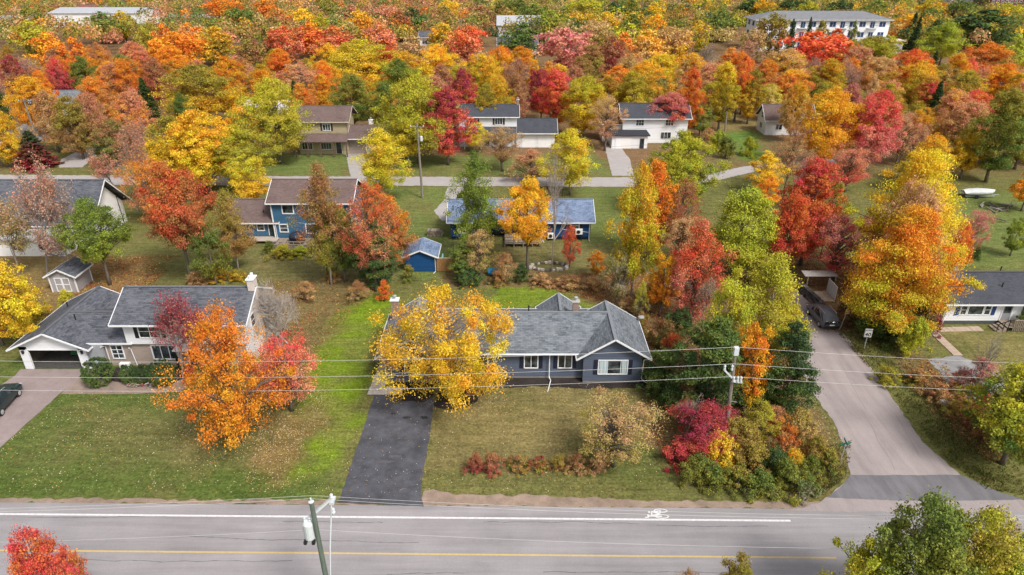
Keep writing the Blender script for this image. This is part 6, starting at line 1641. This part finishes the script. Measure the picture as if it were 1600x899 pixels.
# --- woods beyond, read as one mass
def far_wood():
    rng = np.random.default_rng(9); P = []; N = []; S = []; LV = []; Cc = []
    y = 262.0
    while y < 760:
        sp_ = 8.2+(y-262)*.022; xs_ = np.arange(-(y*.82+10), y*.82+10, sp_)
        for x in xs_:
            cx, cy = x+rng.normal()*2, y+rng.normal()*2
            if any(math.hypot(cx-bx_, cy-by_) < r_ for bx_, by_, r_ in [(-200,362,26),(113,280,34),(3,268,12),(4,318,12),(AT(1511,5,430).x,430,24),(AT(1576,5,410).x,410,24),(-232,405,14)]): continue
            if abs(cy-(330-(cx+180)*.05)) < 16 and cx < -120 and cy < 350: continue
            h_ = rng.uniform(8.5, 12.5)*(1.0 if y < 500 else 1.1); r_ = h_*rng.uniform(.34, .44); n = 190 if y < 420 else 80
            D = rng.normal(size=(n, 3)); D /= np.linalg.norm(D, axis=1, keepdims=True); D[:, 2] = np.abs(D[:, 2])*1.0-.25
            bump = 1+.16*np.sin(D[:, 0]*5+rng.random()*6)+.14*np.sin(D[:, 1]*6+D[:, 2]*4+rng.random()*6)
            p = np.array([cx, cy, h_*.55])+D*np.array([r_, r_, h_*.45])*(bump*rng.random(n)**.2)[:, None]
            A = np.array(PAL[tone(cx, cy)][0]); B = np.array(PAL[tone(cx, cy)][0]); f = np.clip(rng.normal(size=n)*.25+.35-.5*D[:, 2], 0, 1)[:, None]
            P.append(p); N.append(D+rng.normal(size=(n, 3))*.5+np.array([0, 0, .3])); S.append(np.full(n, .8 if y < 420 else 1.35)*rng.uniform(.7, 1.3, n)); LV.append(np.stack([np.full(n, rng.random()), rng.random(n), np.full(n, .5)], 1)); Cc.append(A*(1-f)+B*f)
        y += sp_*1.05
    me = leaves_mesh('distant_woodland', np.concatenate(P), np.concatenate(N), np.concatenate(S), np.concatenate(LV), FOLFAR, .75, rng, np.concatenate(Cc))
    o = bpy.data.objects.new('distant_woodland', me); COL.objects.link(o); o['kind'] = 'stuff'; tag(o, 'distant autumn woodland reaching the skyline', 'woodland')
far_wood()

# ------------------------------------------------------------------ fallen leaves and rough grass
def scatter(name, label, cat, polys, n, size, cols, seed, up=.9, zr=(.01, .05), kind='stuff', upright=False, avoid=()):
    rng = np.random.default_rng(seed); P = []
    for poly, share in polys:
        w = np.array(PX(poly)); lo, hi = w.min(0), w.max(0); got = []
        m = int(n*share); q = rng.uniform(lo, hi, (m*6, 2)); dens = vnoise(q[:, 0], q[:, 1], 1.8, seed+1)*.6+vnoise(q[:, 0], q[:, 1], .5, seed+2)*.4
        ok = (sdist(q[:, 0], q[:, 1], [tuple(a) for a in w]) > 0) & (rng.random(len(q)) < dens**2*1.8)
        P.append(q[ok][:m])
    P = np.concatenate(P); n = len(P); z = rng.uniform(*zr, n); P = np.concatenate([P, z[:, None]], 1)
    N = rng.normal(size=(n, 3))*(.35 if not upright else 1)+np.array([0, 0, up]); ci = rng.integers(0, len(cols), n); C = np.array(cols)[ci]
    ax = None
    if upright: N[:, 2] *= .15; ax = rng.normal(size=(n, 3))*.35+np.array([0, 0, 1.])
    me = leaves_mesh(name, P, N, size*rng.uniform(.6, 1.4, n), np.stack([rng.random(n), rng.random(n), rng.random(n)], 1), FOLFAR, .7 if not upright else .22, rng, C, ax)
    o = bpy.data.objects.new(name, me); COL.objects.link(o); o['kind'] = kind; return tag(o, label, cat)
LC = [(.58,.45,.2), (.5,.3,.06), (.6,.52,.35), (.42,.2,.06), (.3,.16,.07), (.62,.56,.42)]
scatter('fallen_leaves', 'pale fallen leaves strewn over the lawns and verges', 'leaves', [
    ([(0,700),(100,615),(300,600),(520,600),(520,770),(0,770)], .26), ([(270,600),(480,560),(470,720),(280,720)], .16), ([(420,620),(520,600),(440,770),(380,770)], .1),
    ([(660,600),(1060,600),(1040,770),(650,770)], .10), ([(690,620),(790,600),(800,650),(700,650)], .03), ([(1300,510),(1340,540),(1430,680),(1500,745),(1440,690),(1386,612)], .05), ([(1250,600),(1330,700),(1290,770),(1180,770),(1190,690)], .12),
    ([(540,640),(580,610),(680,620),(650,780),(530,780)], .015)], 17000, .085, LC, 5)
LB = [(.34,.17,.07), (.4,.22,.1), (.27,.13,.07), (.46,.25,.07), (.38,.1,.06), (.5,.36,.1)]
scatter('leaf_litter', 'brown leaf litter under the trees', 'leaves', [
    ([(420,440),(600,440),(560,480),(480,560),(430,600)], .07), ([(820,440),(1000,420),(1060,560),(1010,560),(960,480)], .18), ([(1010,430),(1230,430),(1240,620),(1320,720),(1290,770),(1130,745),(1010,690)], .36), ([(110,400),(280,400),(220,470),(120,480)], .14),
    ([(1235,400),(1340,400),(1330,520),(1275,520)], .10), ([(1400,560),(1470,560),(1560,650),(1600,720),(1540,720),(1460,640)], .08)], 30000, .17, LB, 15, zr=(.01, .09))
GC = [(.11,.15,.03), (.16,.18,.04), (.2,.17,.06), (.08,.12,.03), (.26,.2,.09)]
scatter('rough_grass', 'rough tufted grass on the verges and thicket edge', 'grass', [
    ([(1130,730),(1330,690),(1325,745),(1285,775),(1150,775)], .3), ([(1300,512),(1400,540),(1480,640),(1600,740),(1600,775),(1540,765),(1480,720),(1390,612)], .4)], 15000, .26, GC, 25, zr=(.02, .16), upright=True)
FL = [(.6,.5,.52), (.5,.12,.16), (.65,.6,.55), (.2,.25,.08)]
scatter('flower_bed', 'low pink and white flowers edging the clipped bushes', 'flowers', [([(195,598),(250,596),(252,605),(200,607)], 1.0)], 420, .16, FL, 35, zr=(.1, .3))

HAZE = 0.0
if HAZE > 0:
    hm_ = bpy.data.materials.new('thin_haze'); hm_.use_nodes = True; nn_ = hm_.node_tree.nodes
    for x in list(nn_): nn_.remove(x)
    ho = nn_.new('ShaderNodeOutputMaterial'); hv_ = nn_.new('ShaderNodeVolumePrincipled'); hv_.inputs['Density'].default_value = HAZE; hv_.inputs['Color'].default_value = (.93, .95, 1, 1)
    hm_.node_tree.links.new(hv_.outputs[0], ho.inputs['Volume'])
    hz = MB().box(-3000, -600, -1, 3000, 3600, 38).build('haze', hm_); hz['kind'] = 'stuff'; tag(hz, 'thin pale air over the whole neighbourhood', 'haze')
